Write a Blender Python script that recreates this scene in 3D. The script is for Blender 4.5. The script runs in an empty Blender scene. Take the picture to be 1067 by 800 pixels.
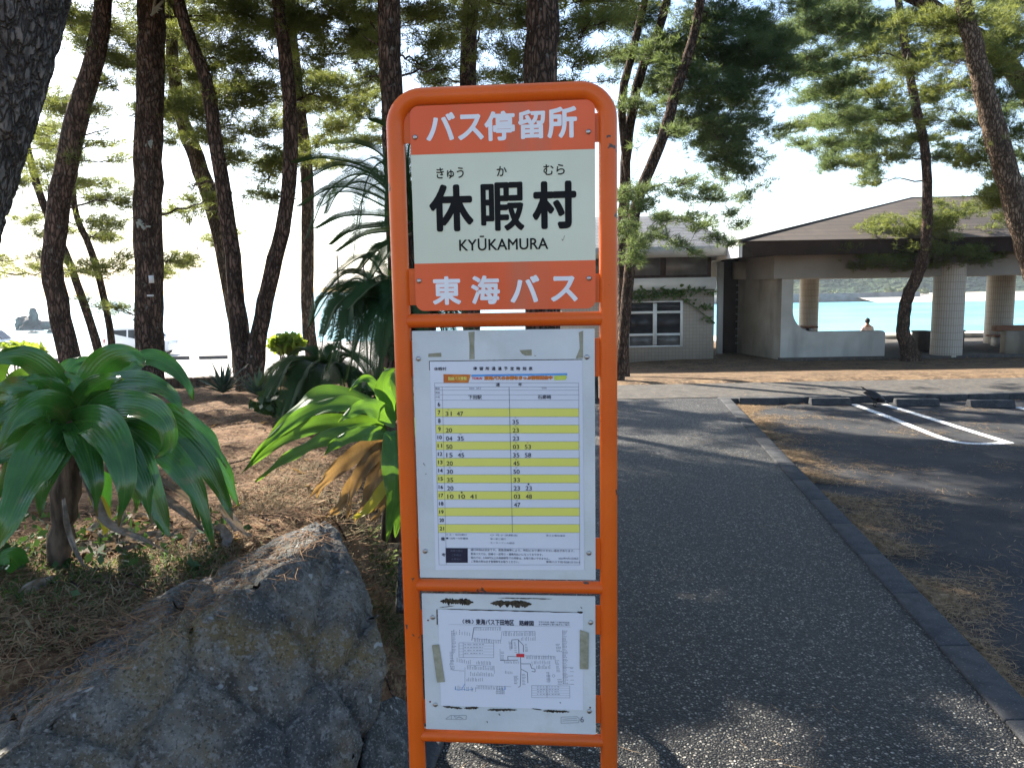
import bpy, bmesh, math, random
import numpy as np
from mathutils import Vector, Matrix, noise
R = math.radians
random.seed(7); rng = np.random.default_rng(7)
SC = bpy.context.scene
COL = SC.collection

# ------------------------------------------------------------------ camera
EYE = Vector((0, 0, 1.65)); F = 800.0; CX, CY = 533.5, 400.0
_p, _a = R(7.125), R(1.0)
_f = Vector((0, math.cos(_p), -math.sin(_p))); _r0 = Vector((1, 0, 0)); _u0 = _r0.cross(_f)
_r = _r0*math.cos(_a) - _u0*math.sin(_a); _u = _u0*math.cos(_a) + _r0*math.sin(_a)
cam = bpy.data.objects.new('camera', bpy.data.cameras.new('camera')); COL.objects.link(cam)
cam.matrix_world = Matrix(((_r.x, _u.x, -_f.x, EYE.x), (_r.y, _u.y, -_f.y, EYE.y), (_r.z, _u.z, -_f.z, EYE.z), (0, 0, 0, 1)))
cam.data.sensor_width = 36; cam.data.lens = F/1067*36; cam.data.clip_start = .05; cam.data.clip_end = 6000
SC.camera = cam
# ------------------------------------------------------------------ light
SUN_AZ, SUN_EL = R(-42), R(36)          # azimuth from +Y towards +X
SUN = Vector((math.sin(SUN_AZ)*math.cos(SUN_EL), math.cos(SUN_AZ)*math.cos(SUN_EL), math.sin(SUN_EL)))
w = bpy.data.worlds.new('World'); SC.world = w; w.use_nodes = True
nt = w.node_tree; bg = nt.nodes['Background']; sky = nt.nodes.new('ShaderNodeTexSky')
sky.sky_type = 'NISHITA'; sky.sun_disc = False; sky.sun_elevation = SUN_EL; sky.sun_rotation = SUN_AZ
sky.air_density = 1.0; sky.dust_density = 1.0; sky.ozone_density = 1.5
nt.links.new(sky.outputs[0], bg.inputs[0]); bg.inputs[1].default_value = .08
sl = bpy.data.lights.new('sun', 'SUN'); sl.energy = 5.0; sl.angle = R(.5); sl.color = (1, .93, .82)
so = bpy.data.objects.new('sun', sl); COL.objects.link(so); so.rotation_euler = (-SUN).to_track_quat('-Z', 'Y').to_euler()
SC.view_settings.view_transform = 'Standard'; SC.view_settings.look = 'None'; SC.view_settings.gamma = 1
SC.view_settings.exposure = 2.12
SC.cycles.use_denoising = True; SC.cycles.caustics_reflective = False; SC.cycles.caustics_refractive = False; SC.cycles.blur_glossy = 1; SC.cycles.max_bounces = 6; SC.cycles.transparent_max_bounces = 6; SC.cycles.sample_clamp_indirect = 4

# ------------------------------------------------------------------ helpers
def ray(px, py): return (_f + _r*((px-CX)/F) + _u*((CY-py)/F))
def P(px, py, Y): d = ray(px, py); return EYE + d*(Y/d.y)               # point seen at that pixel, Y metres ahead
def Zp(px, py, z): d = ray(px, py); return EYE + d*((z-EYE.z)/d.z)       # point seen at that pixel on a level plane
def sm(a, b, t):
    t = np.clip((np.asarray(t, float)-a)/(b-a), 0, 1); return t*t*(3-2*t)

def tag(o, label=None, cat=None, group=None, kind=None):
    if label: o['label'] = label
    if cat: o['category'] = cat
    if group: o['group'] = group
    if kind: o['kind'] = kind
    return o
def empty(name, loc, label, cat, group=None):
    o = bpy.data.objects.new(name, None); COL.objects.link(o); o.location = loc; o.empty_display_size = .1
    return tag(o, label, cat, group)
def link(name, me, mat=None, parent=None, smooth=False):
    o = bpy.data.objects.new(name, me); COL.objects.link(o)
    if mat: me.materials.append(mat)
    if smooth: me.polygons.foreach_set('use_smooth', np.ones(len(me.polygons), bool))
    if parent:
        o.parent = parent
        if parent.type == 'EMPTY': o.matrix_parent_inverse = Matrix.Translation(-Vector(parent.location))
    return o
def mesh_np(name, V, faces, mat, parent=None, smooth=False, uv=None):
    """faces: list of int arrays (n,3) / (n,4)"""
    me = bpy.data.meshes.new(name); V = np.asarray(V, np.float32)
    me.vertices.add(len(V)); me.vertices.foreach_set('co', V.ravel())
    faces = [np.asarray(f, np.int32) for f in faces if len(f)]
    loops = np.concatenate([f.ravel() for f in faces]); sizes = np.concatenate([np.full(len(f), f.shape[1], np.int32) for f in faces])
    me.loops.add(len(loops)); me.loops.foreach_set('vertex_index', loops)
    me.polygons.add(len(sizes)); me.polygons.foreach_set('loop_start', np.concatenate(([0], np.cumsum(sizes)[:-1])).astype(np.int32))
    me.update(calc_edges=True); me.validate()
    if uv is not None: me.uv_layers.new(name='UVMap').data.foreach_set('uv', np.asarray(uv, np.float32)[loops].ravel())
    return link(name, me, mat, parent, smooth)

class MB:
    def __init__(s): s.V = []; s.F3 = []; s.F4 = []; s.NG = []; s.n = 0
    def add(s, V, f3=(), f4=(), ng=()):
        V = np.asarray(V, float).reshape(-1, 3); s.V.append(V)
        if len(f3): s.F3.append(np.asarray(f3)+s.n)
        if len(f4): s.F4.append(np.asarray(f4)+s.n)
        for g in ng: s.NG.append([i+s.n for i in g])
        s.n += len(V); return s
    def quad(s, a, b, c, d): return s.add([a, b, c, d], f4=[(0, 1, 2, 3)])
    def box(s, lo, hi, M=None):
        x0, y0, z0 = lo; x1, y1, z1 = hi
        V = [(x0,y0,z0),(x1,y0,z0),(x1,y1,z0),(x0,y1,z0),(x0,y0,z1),(x1,y0,z1),(x1,y1,z1),(x0,y1,z1)]
        if M: V = [tuple(M @ Vector(v)) for v in V]
        return s.add(V, f4=[(0,3,2,1),(4,5,6,7),(0,1,5,4),(1,2,6,5),(2,3,7,6),(3,0,4,7)])
    def tube(s, pts, rad, k=8, caps=True, jit=0, closed=False):
        pts = np.asarray([tuple(p) for p in pts], float); n = len(pts); rad = np.broadcast_to(np.asarray(rad, float), (n,))
        T = np.gradient(pts, axis=0) if n > 2 else np.repeat((pts[-1]-pts[0])[None], n, 0)
        if closed: T = np.roll(pts, -1, 0)-np.roll(pts, 1, 0)
        T /= np.linalg.norm(T, axis=1)[:, None]+1e-9
        ref = np.array([0, 0, 1.]) if abs(T[0, 2]) < .8 else np.array([0, 1., 0])
        rings = []; u = np.cross(T[0], ref); u /= np.linalg.norm(u)
        an = np.linspace(0, 2*np.pi, k, endpoint=False)
        for i in range(n):
            u = u-T[i]*np.dot(u, T[i]); u /= np.linalg.norm(u)+1e-9; v = np.cross(T[i], u)
            rr = rad[i]*(1+(rng.uniform(-jit, jit, k) if jit else 0))
            rings.append(pts[i]+np.outer(np.cos(an)*rr, u)+np.outer(np.sin(an)*rr, v))
        V = np.concatenate(rings); f = []
        m = n if closed else n-1
        i = np.arange(m)[:, None]; j = np.arange(k)[None]
        a = i*k+j; b = i*k+(j+1) % k; c = ((i+1) % n)*k+(j+1) % k; d = ((i+1) % n)*k+j
        f = np.stack([a, b, c, d], -1).reshape(-1, 4)
        return s.add(V, f4=f, ng=[] if (closed or not caps) else [list(range(k))[::-1], list(range((n-1)*k, n*k))])
    def prism(s, poly, off):
        """poly: list of 3D points (planar), extruded by the vector off"""
        n = len(poly); V = [tuple(p) for p in poly]+[tuple(Vector(p)+Vector(off)) for p in poly]
        return s.add(V, f4=[(i, (i+1) % n, n+(i+1) % n, n+i) for i in range(n)], ng=[list(range(n))[::-1], list(range(n, 2*n))])
    def build(s, name, mat, parent=None, smooth=False, auto=None):
        V = np.concatenate(s.V)
        if not s.NG:
            o = mesh_np(name, V, [np.concatenate(x) for x in (s.F3, s.F4) if x], mat, parent, smooth)
        else:
            fs = [tuple(map(int, f)) for x in s.F3+s.F4 for f in x]+[tuple(g) for g in s.NG]
            me = bpy.data.meshes.new(name); me.from_pydata([tuple(map(float, v)) for v in V], [], fs); me.update()
            bm = bmesh.new(); bm.from_mesh(me); bmesh.ops.recalc_face_normals(bm, faces=bm.faces); bm.to_mesh(me); bm.free()
            o = link(name, me, mat, parent, smooth)
        if auto is not None:
            bm = bmesh.new(); bm.from_mesh(o.data)
            for f in bm.faces: f.smooth = True
            for e in bm.edges:
                if len(e.link_faces) == 2 and e.calc_face_angle(0) > R(auto): e.smooth = False
            bm.to_mesh(o.data); bm.free()
        return o
def bevel(o, wd, seg=2):
    m = o.modifiers.new('bevel', 'BEVEL'); m.width = wd; m.segments = seg; m.limit_method = 'ANGLE'; return o
def spline(cp, n):
    cp = np.asarray([tuple(c) for c in cp], float)
    if len(cp) == 2: return cp[0]+(cp[1]-cp[0])*np.linspace(0, 1, n)[:, None]
    q = np.vstack([2*cp[0]-cp[1], cp, 2*cp[-1]-cp[-2]]); m = len(cp)-1; out = []
    for t in np.linspace(0, m, n):
        i = min(int(t), m-1); u = t-i; a, b, c, d = q[i:i+4]
        out.append(.5*((2*b)+(c-a)*u+(2*a-5*b+4*c-d)*u*u+(3*b-a-3*c+d)*u**3))
    return np.array(out)

# ------------------------------------------------------------------ materials
def mat(name, c1, c2=None, scale=5, rough=.8, bump=0, bscale=None, spec=.3, detail=6, stretch=(1, 1, 1), metallic=0, transl=0, tcol=None, lo=.35, hi=.65, dist=.02, extra=None):
    m = bpy.data.materials.new(name); m.use_nodes = True; t = m.node_tree; b = t.nodes['Principled BSDF']; L = t.links.new
    b.inputs['Roughness'].default_value = rough; b.inputs['Specular IOR Level'].default_value = spec; b.inputs['Metallic'].default_value = metallic
    tc = t.nodes.new('ShaderNodeTexCoord'); mp = t.nodes.new('ShaderNodeMapping'); mp.inputs['Scale'].default_value = stretch
    L(tc.outputs['Object'], mp.inputs[0])
    csock = None
    if c2 is not None:
        n = t.nodes.new('ShaderNodeTexNoise'); n.inputs['Scale'].default_value = scale; n.inputs['Detail'].default_value = detail; L(mp.outputs[0], n.inputs[0])
        r = t.nodes.new('ShaderNodeValToRGB'); r.color_ramp.elements[0].position = lo; r.color_ramp.elements[1].position = hi
        r.color_ramp.elements[0].color = (*c1, 1); r.color_ramp.elements[1].color = (*c2, 1); L(n.outputs[0], r.inputs[0]); csock = r.outputs[0]
    else:
        b.inputs['Base Color'].default_value = (*c1, 1)
    if extra: csock = extra(t, mp.outputs[0], csock, b)
    if csock: L(csock, b.inputs['Base Color'])
    if bump:
        n2 = t.nodes.new('ShaderNodeTexNoise'); n2.inputs['Scale'].default_value = bscale or scale*4; n2.inputs['Detail'].default_value = 8; L(mp.outputs[0], n2.inputs[0])
        bp = t.nodes.new('ShaderNodeBump'); bp.inputs['Strength'].default_value = bump; bp.inputs['Distance'].default_value = dist
        L(n2.outputs[0], bp.inputs['Height']); L(bp.outputs[0], b.inputs['Normal'])
    if transl:
        tr = t.nodes.new('ShaderNodeBsdfTranslucent'); tr.inputs[0].default_value = (*(tcol or c1), 1); mx = t.nodes.new('ShaderNodeMixShader'); mx.inputs[0].default_value = transl
        out = t.nodes['Material Output']; L(b.outputs[0], mx.inputs[1]); L(tr.outputs[0], mx.inputs[2]); L(mx.outputs[0], out.inputs[0])
    return m
def overlay(col, scale, lo, hi, detail=4, stretch=None, typ='noise', amount=1.0):
    """adds blotches of a second colour where a noise runs high"""
    def f(t, vec, c, b):
        L = t.links.new
        if stretch:
            mp = t.nodes.new('ShaderNodeMapping'); mp.inputs['Scale'].default_value = stretch; L(vec, mp.inputs[0]); vec = mp.outputs[0]
        if typ == 'noise': n = t.nodes.new('ShaderNodeTexNoise'); n.inputs['Detail'].default_value = detail
        else: n = t.nodes.new('ShaderNodeTexVoronoi')
        n.inputs['Scale'].default_value = scale; L(vec, n.inputs[0])
        r = t.nodes.new('ShaderNodeMapRange'); r.inputs[1].default_value = lo; r.inputs[2].default_value = hi; r.inputs[4].default_value = amount; L(n.outputs[0], r.inputs[0])
        mx = t.nodes.new('ShaderNodeMix'); mx.data_type = 'RGBA'; L(r.outputs[0], mx.inputs[0]); mx.inputs[7].default_value = (*col, 1)
        if c: L(c, mx.inputs[6])
        else: mx.inputs[6].default_value = b.inputs['Base Color'].default_value
        return mx.outputs[2]
    return f
def chain(*fs):
    def f(t, v, c, b):
        for g in fs: c = g(t, v, c, b)
        return c
    return f
def pebbles(scale, dark, mid, light, mort=(.02, .02, .02)):
    """exposed aggregate: voronoi stones with their own colours and a bump"""
    def f(t, vec, c, b):
        L = t.links.new
        v = t.nodes.new('ShaderNodeTexVoronoi'); v.inputs['Scale'].default_value = scale; L(vec, v.inputs[0])
        sp = t.nodes.new('ShaderNodeSeparateColor'); L(v.outputs['Color'], sp.inputs[0])
        r = t.nodes.new('ShaderNodeValToRGB'); e = r.color_ramp.elements; e[0].color = (*dark, 1); e[1].color = (*light, 1); e[1].position = .97
        k = r.color_ramp.elements.new(.55); k.color = (*mid, 1); L(sp.outputs[0], r.inputs[0])
        v2 = t.nodes.new('ShaderNodeTexVoronoi'); v2.feature = 'DISTANCE_TO_EDGE'; v2.inputs['Scale'].default_value = scale; L(vec, v2.inputs[0])
        mr = t.nodes.new('ShaderNodeMapRange'); mr.inputs[1].default_value = .05; mr.inputs[2].default_value = .34; L(v2.outputs[0], mr.inputs[0])
        mx = t.nodes.new('ShaderNodeMix'); mx.data_type = 'RGBA'; L(mr.outputs[0], mx.inputs[0]); mx.inputs[6].default_value = (*mort, 1); L(r.outputs[0], mx.inputs[7])
        bp = t.nodes.new('ShaderNodeBump'); bp.inputs['Strength'].default_value = 1.0; bp.inputs['Distance'].default_value = .010; L(mr.outputs[0], bp.inputs['Height']); L(bp.outputs[0], b.inputs['Normal'])
        return mx.outputs[2]
    return f
def plates(scale, stretch, depth, dark):
    """fissured bark: long plates with dark grooves between them"""
    def f(t, vec, c, b):
        L = t.links.new; mp = t.nodes.new('ShaderNodeMapping'); mp.inputs['Scale'].default_value = stretch; L(vec, mp.inputs[0])
        n = t.nodes.new('ShaderNodeTexNoise'); n.inputs['Scale'].default_value = scale*.6; n.inputs['Detail'].default_value = 4; L(mp.outputs[0], n.inputs[0])
        va = t.nodes.new('ShaderNodeVectorMath'); va.operation = 'MULTIPLY_ADD'; va.inputs[1].default_value = (.09, .09, .09); L(n.outputs['Color'], va.inputs[0]); L(mp.outputs[0], va.inputs[2])
        v = t.nodes.new('ShaderNodeTexVoronoi'); v.feature = 'DISTANCE_TO_EDGE'; v.inputs['Scale'].default_value = scale; L(va.outputs[0], v.inputs[0])
        mr = t.nodes.new('ShaderNodeMapRange'); mr.inputs[1].default_value = .0; mr.inputs[2].default_value = .22; L(v.outputs[0], mr.inputs[0])
        n2 = t.nodes.new('ShaderNodeTexNoise'); n2.inputs['Scale'].default_value = scale*3; n2.inputs['Detail'].default_value = 6; L(mp.outputs[0], n2.inputs[0])
        ad = t.nodes.new('ShaderNodeMath'); ad.operation = 'MULTIPLY_ADD'; ad.inputs[1].default_value = .5; L(n2.outputs[0], ad.inputs[0]); L(mr.outputs[0], ad.inputs[2])
        bp = t.nodes.new('ShaderNodeBump'); bp.inputs['Strength'].default_value = 1; bp.inputs['Distance'].default_value = depth; L(ad.outputs[0], bp.inputs['Height']); L(bp.outputs[0], b.inputs['Normal'])
        mx = t.nodes.new('ShaderNodeMix'); mx.data_type = 'RGBA'; L(mr.outputs[0], mx.inputs[0]); mx.inputs[6].default_value = (*dark, 1); L(c, mx.inputs[7]); return mx.outputs[2]
    return f
def bricks(c1, c2, mortar, bw, bh, ms, offset=0.0, axis='xz'):
    def f(t, vec, c, b):
        L = t.links.new
        s = t.nodes.new('ShaderNodeSeparateXYZ'); L(vec, s.inputs[0]); cm = t.nodes.new('ShaderNodeCombineXYZ')
        if axis == 'cyl':
            a = t.nodes.new('ShaderNodeMath'); a.operation = 'ARCTAN2'; L(s.outputs[1], a.inputs[0]); L(s.outputs[0], a.inputs[1])
            k = t.nodes.new('ShaderNodeMath'); k.operation = 'MULTIPLY'; k.inputs[1].default_value = .4; L(a.outputs[0], k.inputs[0]); L(k.outputs[0], cm.inputs[0])
        else: L(s.outputs[0 if axis[0] == 'x' else 1], cm.inputs[0])
        L(s.outputs[2 if axis != 'xy' else 1], cm.inputs[1])
        br = t.nodes.new('ShaderNodeTexBrick'); br.offset = offset; br.inputs['Scale'].default_value = 1; br.inputs['Brick Width'].default_value = bw; br.inputs['Row Height'].default_value = bh
        br.inputs['Mortar Size'].default_value = ms; br.inputs['Mortar Smooth'].default_value = .3
        br.inputs[1].default_value = (*c1, 1); br.inputs[2].default_value = (*c2, 1); br.inputs[3].default_value = (*mortar, 1); L(cm.outputs[0], br.inputs[0])
        return br.outputs[0]
    return f
def veins(n, amount=.35, edge=None):
    """lengthwise leaf veins, a pale midrib and, if given, a tinted margin"""
    def f(t, vec, c, b):
        L = t.links.new; u = t.nodes.new('ShaderNodeUVMap'); sp = t.nodes.new('ShaderNodeSeparateXYZ'); L(u.outputs[0], sp.inputs[0])
        k = t.nodes.new('ShaderNodeMath'); k.operation = 'MULTIPLY'; k.inputs[1].default_value = n*6.283; L(sp.outputs[0], k.inputs[0]); si = t.nodes.new('ShaderNodeMath'); si.operation = 'SINE'; L(k.outputs[0], si.inputs[0])
        d = t.nodes.new('ShaderNodeMath'); d.operation = 'SUBTRACT'; d.inputs[1].default_value = .5; L(sp.outputs[0], d.inputs[0]); a = t.nodes.new('ShaderNodeMath'); a.operation = 'ABSOLUTE'; L(d.outputs[0], a.inputs[0])
        mr = t.nodes.new('ShaderNodeMapRange'); mr.inputs[1].default_value = .0; mr.inputs[2].default_value = .055; mr.inputs[3].default_value = amount; mr.inputs[4].default_value = 0; L(a.outputs[0], mr.inputs[0])
        m1 = t.nodes.new('ShaderNodeMath'); m1.operation = 'MULTIPLY_ADD'; m1.inputs[1].default_value = .045; L(si.outputs[0], m1.inputs[0]); L(mr.outputs[0], m1.inputs[2])
        mx = t.nodes.new('ShaderNodeMix'); mx.data_type = 'RGBA'; L(m1.outputs[0], mx.inputs[0]); L(c, mx.inputs[6]); mx.inputs[7].default_value = (.14, .26, .06, 1); out = mx.outputs[2]
        if edge:
            mt_ = t.nodes.new('ShaderNodeMapRange'); mt_.inputs[1].default_value = .90; mt_.inputs[2].default_value = .97; L(sp.outputs[1], mt_.inputs[0]); m4 = t.nodes.new('ShaderNodeMix'); m4.data_type = 'RGBA'; L(mt_.outputs[0], m4.inputs[0]); L(out, m4.inputs[6]); m4.inputs[7].default_value = (.13, .085, .035, 1); out = m4.outputs[2]
            m2 = t.nodes.new('ShaderNodeMapRange'); m2.inputs[1].default_value = .47; m2.inputs[2].default_value = .5; L(a.outputs[0], m2.inputs[0]); m3 = t.nodes.new('ShaderNodeMix'); m3.data_type = 'RGBA'; L(m2.outputs[0], m3.inputs[0]); L(out, m3.inputs[6]); m3.inputs[7].default_value = (*edge, 1); out = m3.outputs[2]
        bp = t.nodes.new('ShaderNodeBump'); bp.inputs['Strength'].default_value = .22; bp.inputs['Distance'].default_value = .0015; L(si.outputs[0], bp.inputs['Height']); L(bp.outputs[0], b.inputs['Normal'])
        return out
    return f
M = {}
M['soil'] = mat('soil', (.05, .03, .018), (.16, .09, .052), 9, .95, .6, 40, .1, extra=overlay((.2, .135, .075), 60, .52, .62, stretch=(1, .35, 1)))
M['ground'] = mat('ground', (.05, .035, .025), (.15, .1, .06), 2.5, .95, .5, 25, .1, extra=overlay((.2, .14, .085), 14, .5, .66))
M['sand'] = mat('sand', (.5, .44, .35), (.62, .56, .46), 1.5, .95, .2, 30, .1)
M['asphalt'] = mat('asphalt', (.013, .014, .016), (.027, .028, .031), 1.2, .85, .7, 170, .3, dist=.006, extra=chain(overlay((.10, .10, .10), 190, .58, .68), overlay((.05, .045, .04), 4, .5, .72, amount=.7)))
M['pave'] = mat('pavement_concrete', (.05, .048, .046), (.085, .08, .073), 6, .9, .3, 80, .2, extra=overlay((.15, .11, .07), 18, .55, .7))
M['path'] = mat('path_aggregate', (.06, .06, .06), None, rough=.55, spec=.4, extra=chain(pebbles(78, (.014, .014, .014), (.088, .083, .075), (.45, .42, .36), (.003, .003, .003)), overlay((.03, .028, .026), 1.6, .52, .72, amount=.45)))
M['kerb'] = mat('kerb_concrete', (.030, .032, .036), (.055, .056, .058), 12, .85, .4, 120, .3, dist=.006, extra=overlay((.13, .125, .115), 90, .6, .7))
M['lot'] = mat('parking_concrete', (.45, .42, .38), (.56, .53, .48), .8, .9)
M['line'] = mat('road_paint', (.78, .78, .76), (.62, .62, .6), 20, .7, extra=overlay((.10, .10, .10), 45, .56, .64, detail=8))
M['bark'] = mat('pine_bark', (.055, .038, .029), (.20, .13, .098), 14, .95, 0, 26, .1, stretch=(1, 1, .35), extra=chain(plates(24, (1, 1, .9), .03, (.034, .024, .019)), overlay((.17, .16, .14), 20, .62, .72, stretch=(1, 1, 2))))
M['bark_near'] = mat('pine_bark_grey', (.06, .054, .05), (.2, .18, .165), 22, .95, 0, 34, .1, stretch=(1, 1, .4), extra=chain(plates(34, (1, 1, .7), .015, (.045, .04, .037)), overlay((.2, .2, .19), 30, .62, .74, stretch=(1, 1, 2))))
M['bark_lit'] = mat('pine_bark_lit', (.12, .085, .06), (.30, .22, .16), 14, .95, 0, 26, .1, stretch=(1, 1, .35), extra=plates(24, (1, 1, .9), .03, (.06, .043, .032)))  # paler copy of pine_bark: sunlight on these stems put into the colour
M['needle'] = mat('pine_needle', (.034, .064, .020), (.098, .128, .034), 1.3, .55, 0, spec=.25, transl=.48, tcol=(.24, .27, .06))
M['needle_dark'] = mat('pine_needle_blue', (.026, .060, .030), (.065, .112, .048), 1.1, .55, 0, spec=.25, transl=.46, tcol=(.19, .25, .08))
M['crinum'] = mat('lily_leaf', (.022, .080, .016), (.050, .145, .026), 9, .22, 0, spec=.55, transl=.16, tcol=(.06, .22, .02), extra=chain(veins(9, .3, (.10, .16, .05)), overlay((.13, .13, .04), 11, .63, .70, detail=6, amount=.7)))
M['crinum_lit'] = mat('lily_leaf_lit', (.022, .075, .014), (.045, .125, .022), 9, .4, 0, spec=.4, transl=.34, tcol=(.2, .40, .03), extra=chain(veins(9, .3, (.2, .25, .06)), overlay((.2, .2, .03), 8, .64, .74, amount=.6)))  # lit copy of lily_leaf: sun through the blades put into the colour
M['crinum_plain'] = mat('creeping_leaf', (.018, .045, .014), (.035, .075, .02), 9, .5, transl=.2, tcol=(.08, .16, .03))
M['dead'] = mat('dead_leaf', (.13, .085, .05), (.3, .21, .12), 20, .85, .5, 60, .2, transl=.3, tcol=(.42, .24, .07), stretch=(1, 1, .4))
M['dead_grey'] = mat('dead_leaf_grey', (.1, .085, .07), (.26, .22, .18), 24, .9, .5, 60, .2, transl=.15, tcol=(.3, .22, .14))
M['yellow'] = mat('yellowed_leaf', (.35, .3, .03), (.5, .4, .05), 10, .5, transl=.4, tcol=(.6, .5, .04))
M['cycad'] = mat('cycad_leaf', (.014, .040, .012), (.032, .066, .020), 3, .55, 0, spec=.15, transl=.15, tcol=(.1, .16, .04))
M['agave'] = mat('agave_leaf', (.04, .075, .05), (.08, .12, .075), 6, .5, 0, spec=.3, transl=.1)
M['bush'] = mat('bush_leaf', (.10, .18, .02), (.2, .28, .04), 4, .5, 0, spec=.3, transl=.5, tcol=(.35, .45, .05))
M['stem'] = mat('withered_stem', (.04, .03, .022), (.15, .11, .08), 26, .95, .9, 50, .1, stretch=(1, 1, .2), dist=.02)
M['litter'] = mat('needle_litter', (.17, .11, .06), (.36, .255, .15), 30, .9, 0, spec=.15)
M['litter_bed'] = mat('bed_needle_litter', (.12, .062, .032), (.27, .165, .09), 30, .9, 0, spec=.15)
M['straw'] = mat('dry_grass', (.12, .09, .05), (.27, .22, .13), 12, .9, 0, spec=.15, transl=.2)
M['grass'] = mat('green_grass', (.03, .06, .015), (.07, .11, .03), 12, .8, 0, spec=.2, transl=.3, tcol=(.12, .2, .03))
M['rock'] = mat('boulder_stone', (.046, .042, .034), (.135, .122, .098), 6, .85, 1.0, 22, .3, detail=12, dist=.035,
    extra=chain(overlay((.125, .092, .040), 3.4, .50, .64, detail=9, amount=.95), overlay((.03, .036, .04), 2.8, .5, .62, detail=9, amount=.85), overlay((.010, .010, .012), 5, .58, .66, detail=8, stretch=(2, 2, .5), amount=.45), overlay((.20, .20, .19), 9, .52, .62, detail=12, stretch=(2.2, 2.2, .6), amount=.3), overlay((.22, .22, .21), 48, .58, .66, amount=.45), overlay((.22, .22, .21), 140, .57, .64, amount=.45), overlay((.012, .012, .011), 110, .56, .64, amount=.6), overlay((.24, .25, .24), 15, .70, .72, detail=2, amount=.9)))
M['orange'] = mat('orange_paint', (.66, .10, .005), (.74, .125, .009), 6, .36, .12, 90, .35, dist=.002, extra=chain(overlay((.06, .05, .045), 17, .672, .684, detail=8), overlay((.40, .07, .012), 3, .55, .75, amount=.6)))
M['plate_white'] = mat('white_enamel', (.61, .64, .49), (.67, .70, .55), 5, .35, 0, spec=.4, extra=overlay((.45, .46, .42), 40, .72, .78, amount=.6))
M['plate_orange'] = mat('red_orange_enamel', (.72, .112, .035), (.80, .14, .048), 4, .35, 0, spec=.25, extra=overlay((.5, .16, .09), 3, .5, .8, stretch=(6, 1, .4), amount=.6))
M['letter_white'] = mat('white_lettering', (.74, .74, .76), (.8, .8, .82), 9, .4)
M['letter_black'] = mat('black_lettering', (.005, .005, .006), None, rough=.5, spec=.15)
M['plate_back'] = mat('weathered_white_board', (.52, .56, .57), (.62, .65, .66), 6, .5, .1, 40, .3, extra=chain(overlay((.42, .44, .4), 9, .62, .74, amount=.5), overlay((.2, .19, .16), 60, .73, .77)))
M['paper'] = mat('printed_paper', (.62, .65, .72), (.67, .70, .77), 2, .6)
M['row'] = mat('yellow_green_print', (.70, .68, .13), (.74, .72, .17), 2, .6)
M['ink'] = mat('ink', (.02, .02, .04), None, rough=.7)
M['ink_pale'] = mat('pale_ink', (.12, .125, .17), None, rough=.7)
M['ink_blue'] = mat('blue_print', (.08, .25, .62), (.12, .35, .7), 30, .6)
M['ink_orange'] = mat('orange_print', (.62, .22, .04), (.5, .13, .03), 60, .6)
M['ink_red'] = mat('red_print', (.6, .04, .05), None, rough=.6)
M['ink_lime'] = mat('lime_print', (.45, .55, .05), (.55, .62, .1), 60, .6)
M['tape'] = mat('old_tape', (.24, .235, .16), (.33, .32, .24), 60, .6, .2, 90)
M['peel'] = mat('peeled_board', (.02, .016, .012), (.09, .07, .045), 160, .95, .6, 200)
M['steel'] = mat('steel', (.35, .34, .33), (.45, .44, .43), 40, .35, metallic=1)
M['rust'] = mat('rust_spot', (.16, .03, .012), None, rough=.9)
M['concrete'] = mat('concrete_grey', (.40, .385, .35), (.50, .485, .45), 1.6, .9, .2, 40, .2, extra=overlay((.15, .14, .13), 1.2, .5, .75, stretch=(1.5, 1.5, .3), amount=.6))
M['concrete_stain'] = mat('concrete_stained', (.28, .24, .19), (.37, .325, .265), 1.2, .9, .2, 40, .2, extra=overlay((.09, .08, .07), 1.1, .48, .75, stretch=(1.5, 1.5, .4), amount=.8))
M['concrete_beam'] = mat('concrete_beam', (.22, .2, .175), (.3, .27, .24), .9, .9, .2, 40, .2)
M['tile'] = mat('wall_tile', (.4, .36, .31), None, rough=.6, extra=chain(bricks((.40, .345, .285), (.37, .32, .27), (.27, .24, .2), .1, .1, .006), overlay((.22, .19, .15), 1.2, .55, .8, amount=.5)))
M['tile_col'] = mat('column_tile', (.4, .36, .31), None, rough=.5, extra=bricks((.43, .38, .32), (.40, .355, .3), (.22, .18, .14), .062, .2, .006, axis='cyl'))
M['roof'] = mat('roof_shingle', (.1, .08, .07), None, rough=.9, extra=chain(bricks((.046, .034, .026), (.036, .027, .021), (.018, .014, .012), .9, .12, .012, .5), overlay((.16, .13, .1), 1.4, .55, .75, amount=.2)))
M['roof_grey'] = mat('roof_slate', (.1, .1, .11), None, rough=.85, extra=bricks((.11, .115, .125), (.09, .095, .105), (.05, .05, .055), .6, .12, .012, .5))
M['fascia'] = mat('dark_brown_fascia', (.018, .012, .011), (.035, .024, .02), 3, .7)
M['ceil'] = mat('pavilion_ceiling', (.5, .46, .4), (.58, .54, .48), 2, .8)
M['white_trim'] = mat('white_painted_trim', (.60, .62, .61), (.68, .69, .68), 2, .7, extra=overlay((.4, .39, .36), 2.5, .58, .8, amount=.6))
M['grey_trim'] = mat('grey_trim', (.3, .3, .29), (.38, .38, .36), 3, .8)
M['glass'] = mat('dark_glass', (.010, .012, .016), (.024, .026, .03), 2, .15, 0, spec=.25)
M['glass_frost'] = mat('dusty_glass', (.06, .062, .062), (.11, .11, .108), 4, .3, spec=.5)
M['wood'] = mat('brown_wood', (.14, .06, .03), (.22, .1, .05), 8, .7, .2, 40, stretch=(.2, 1, 1))
M['wood_dark'] = mat('dark_brown_wood', (.025, .016, .013), (.05, .03, .024), 8, .7)
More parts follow.
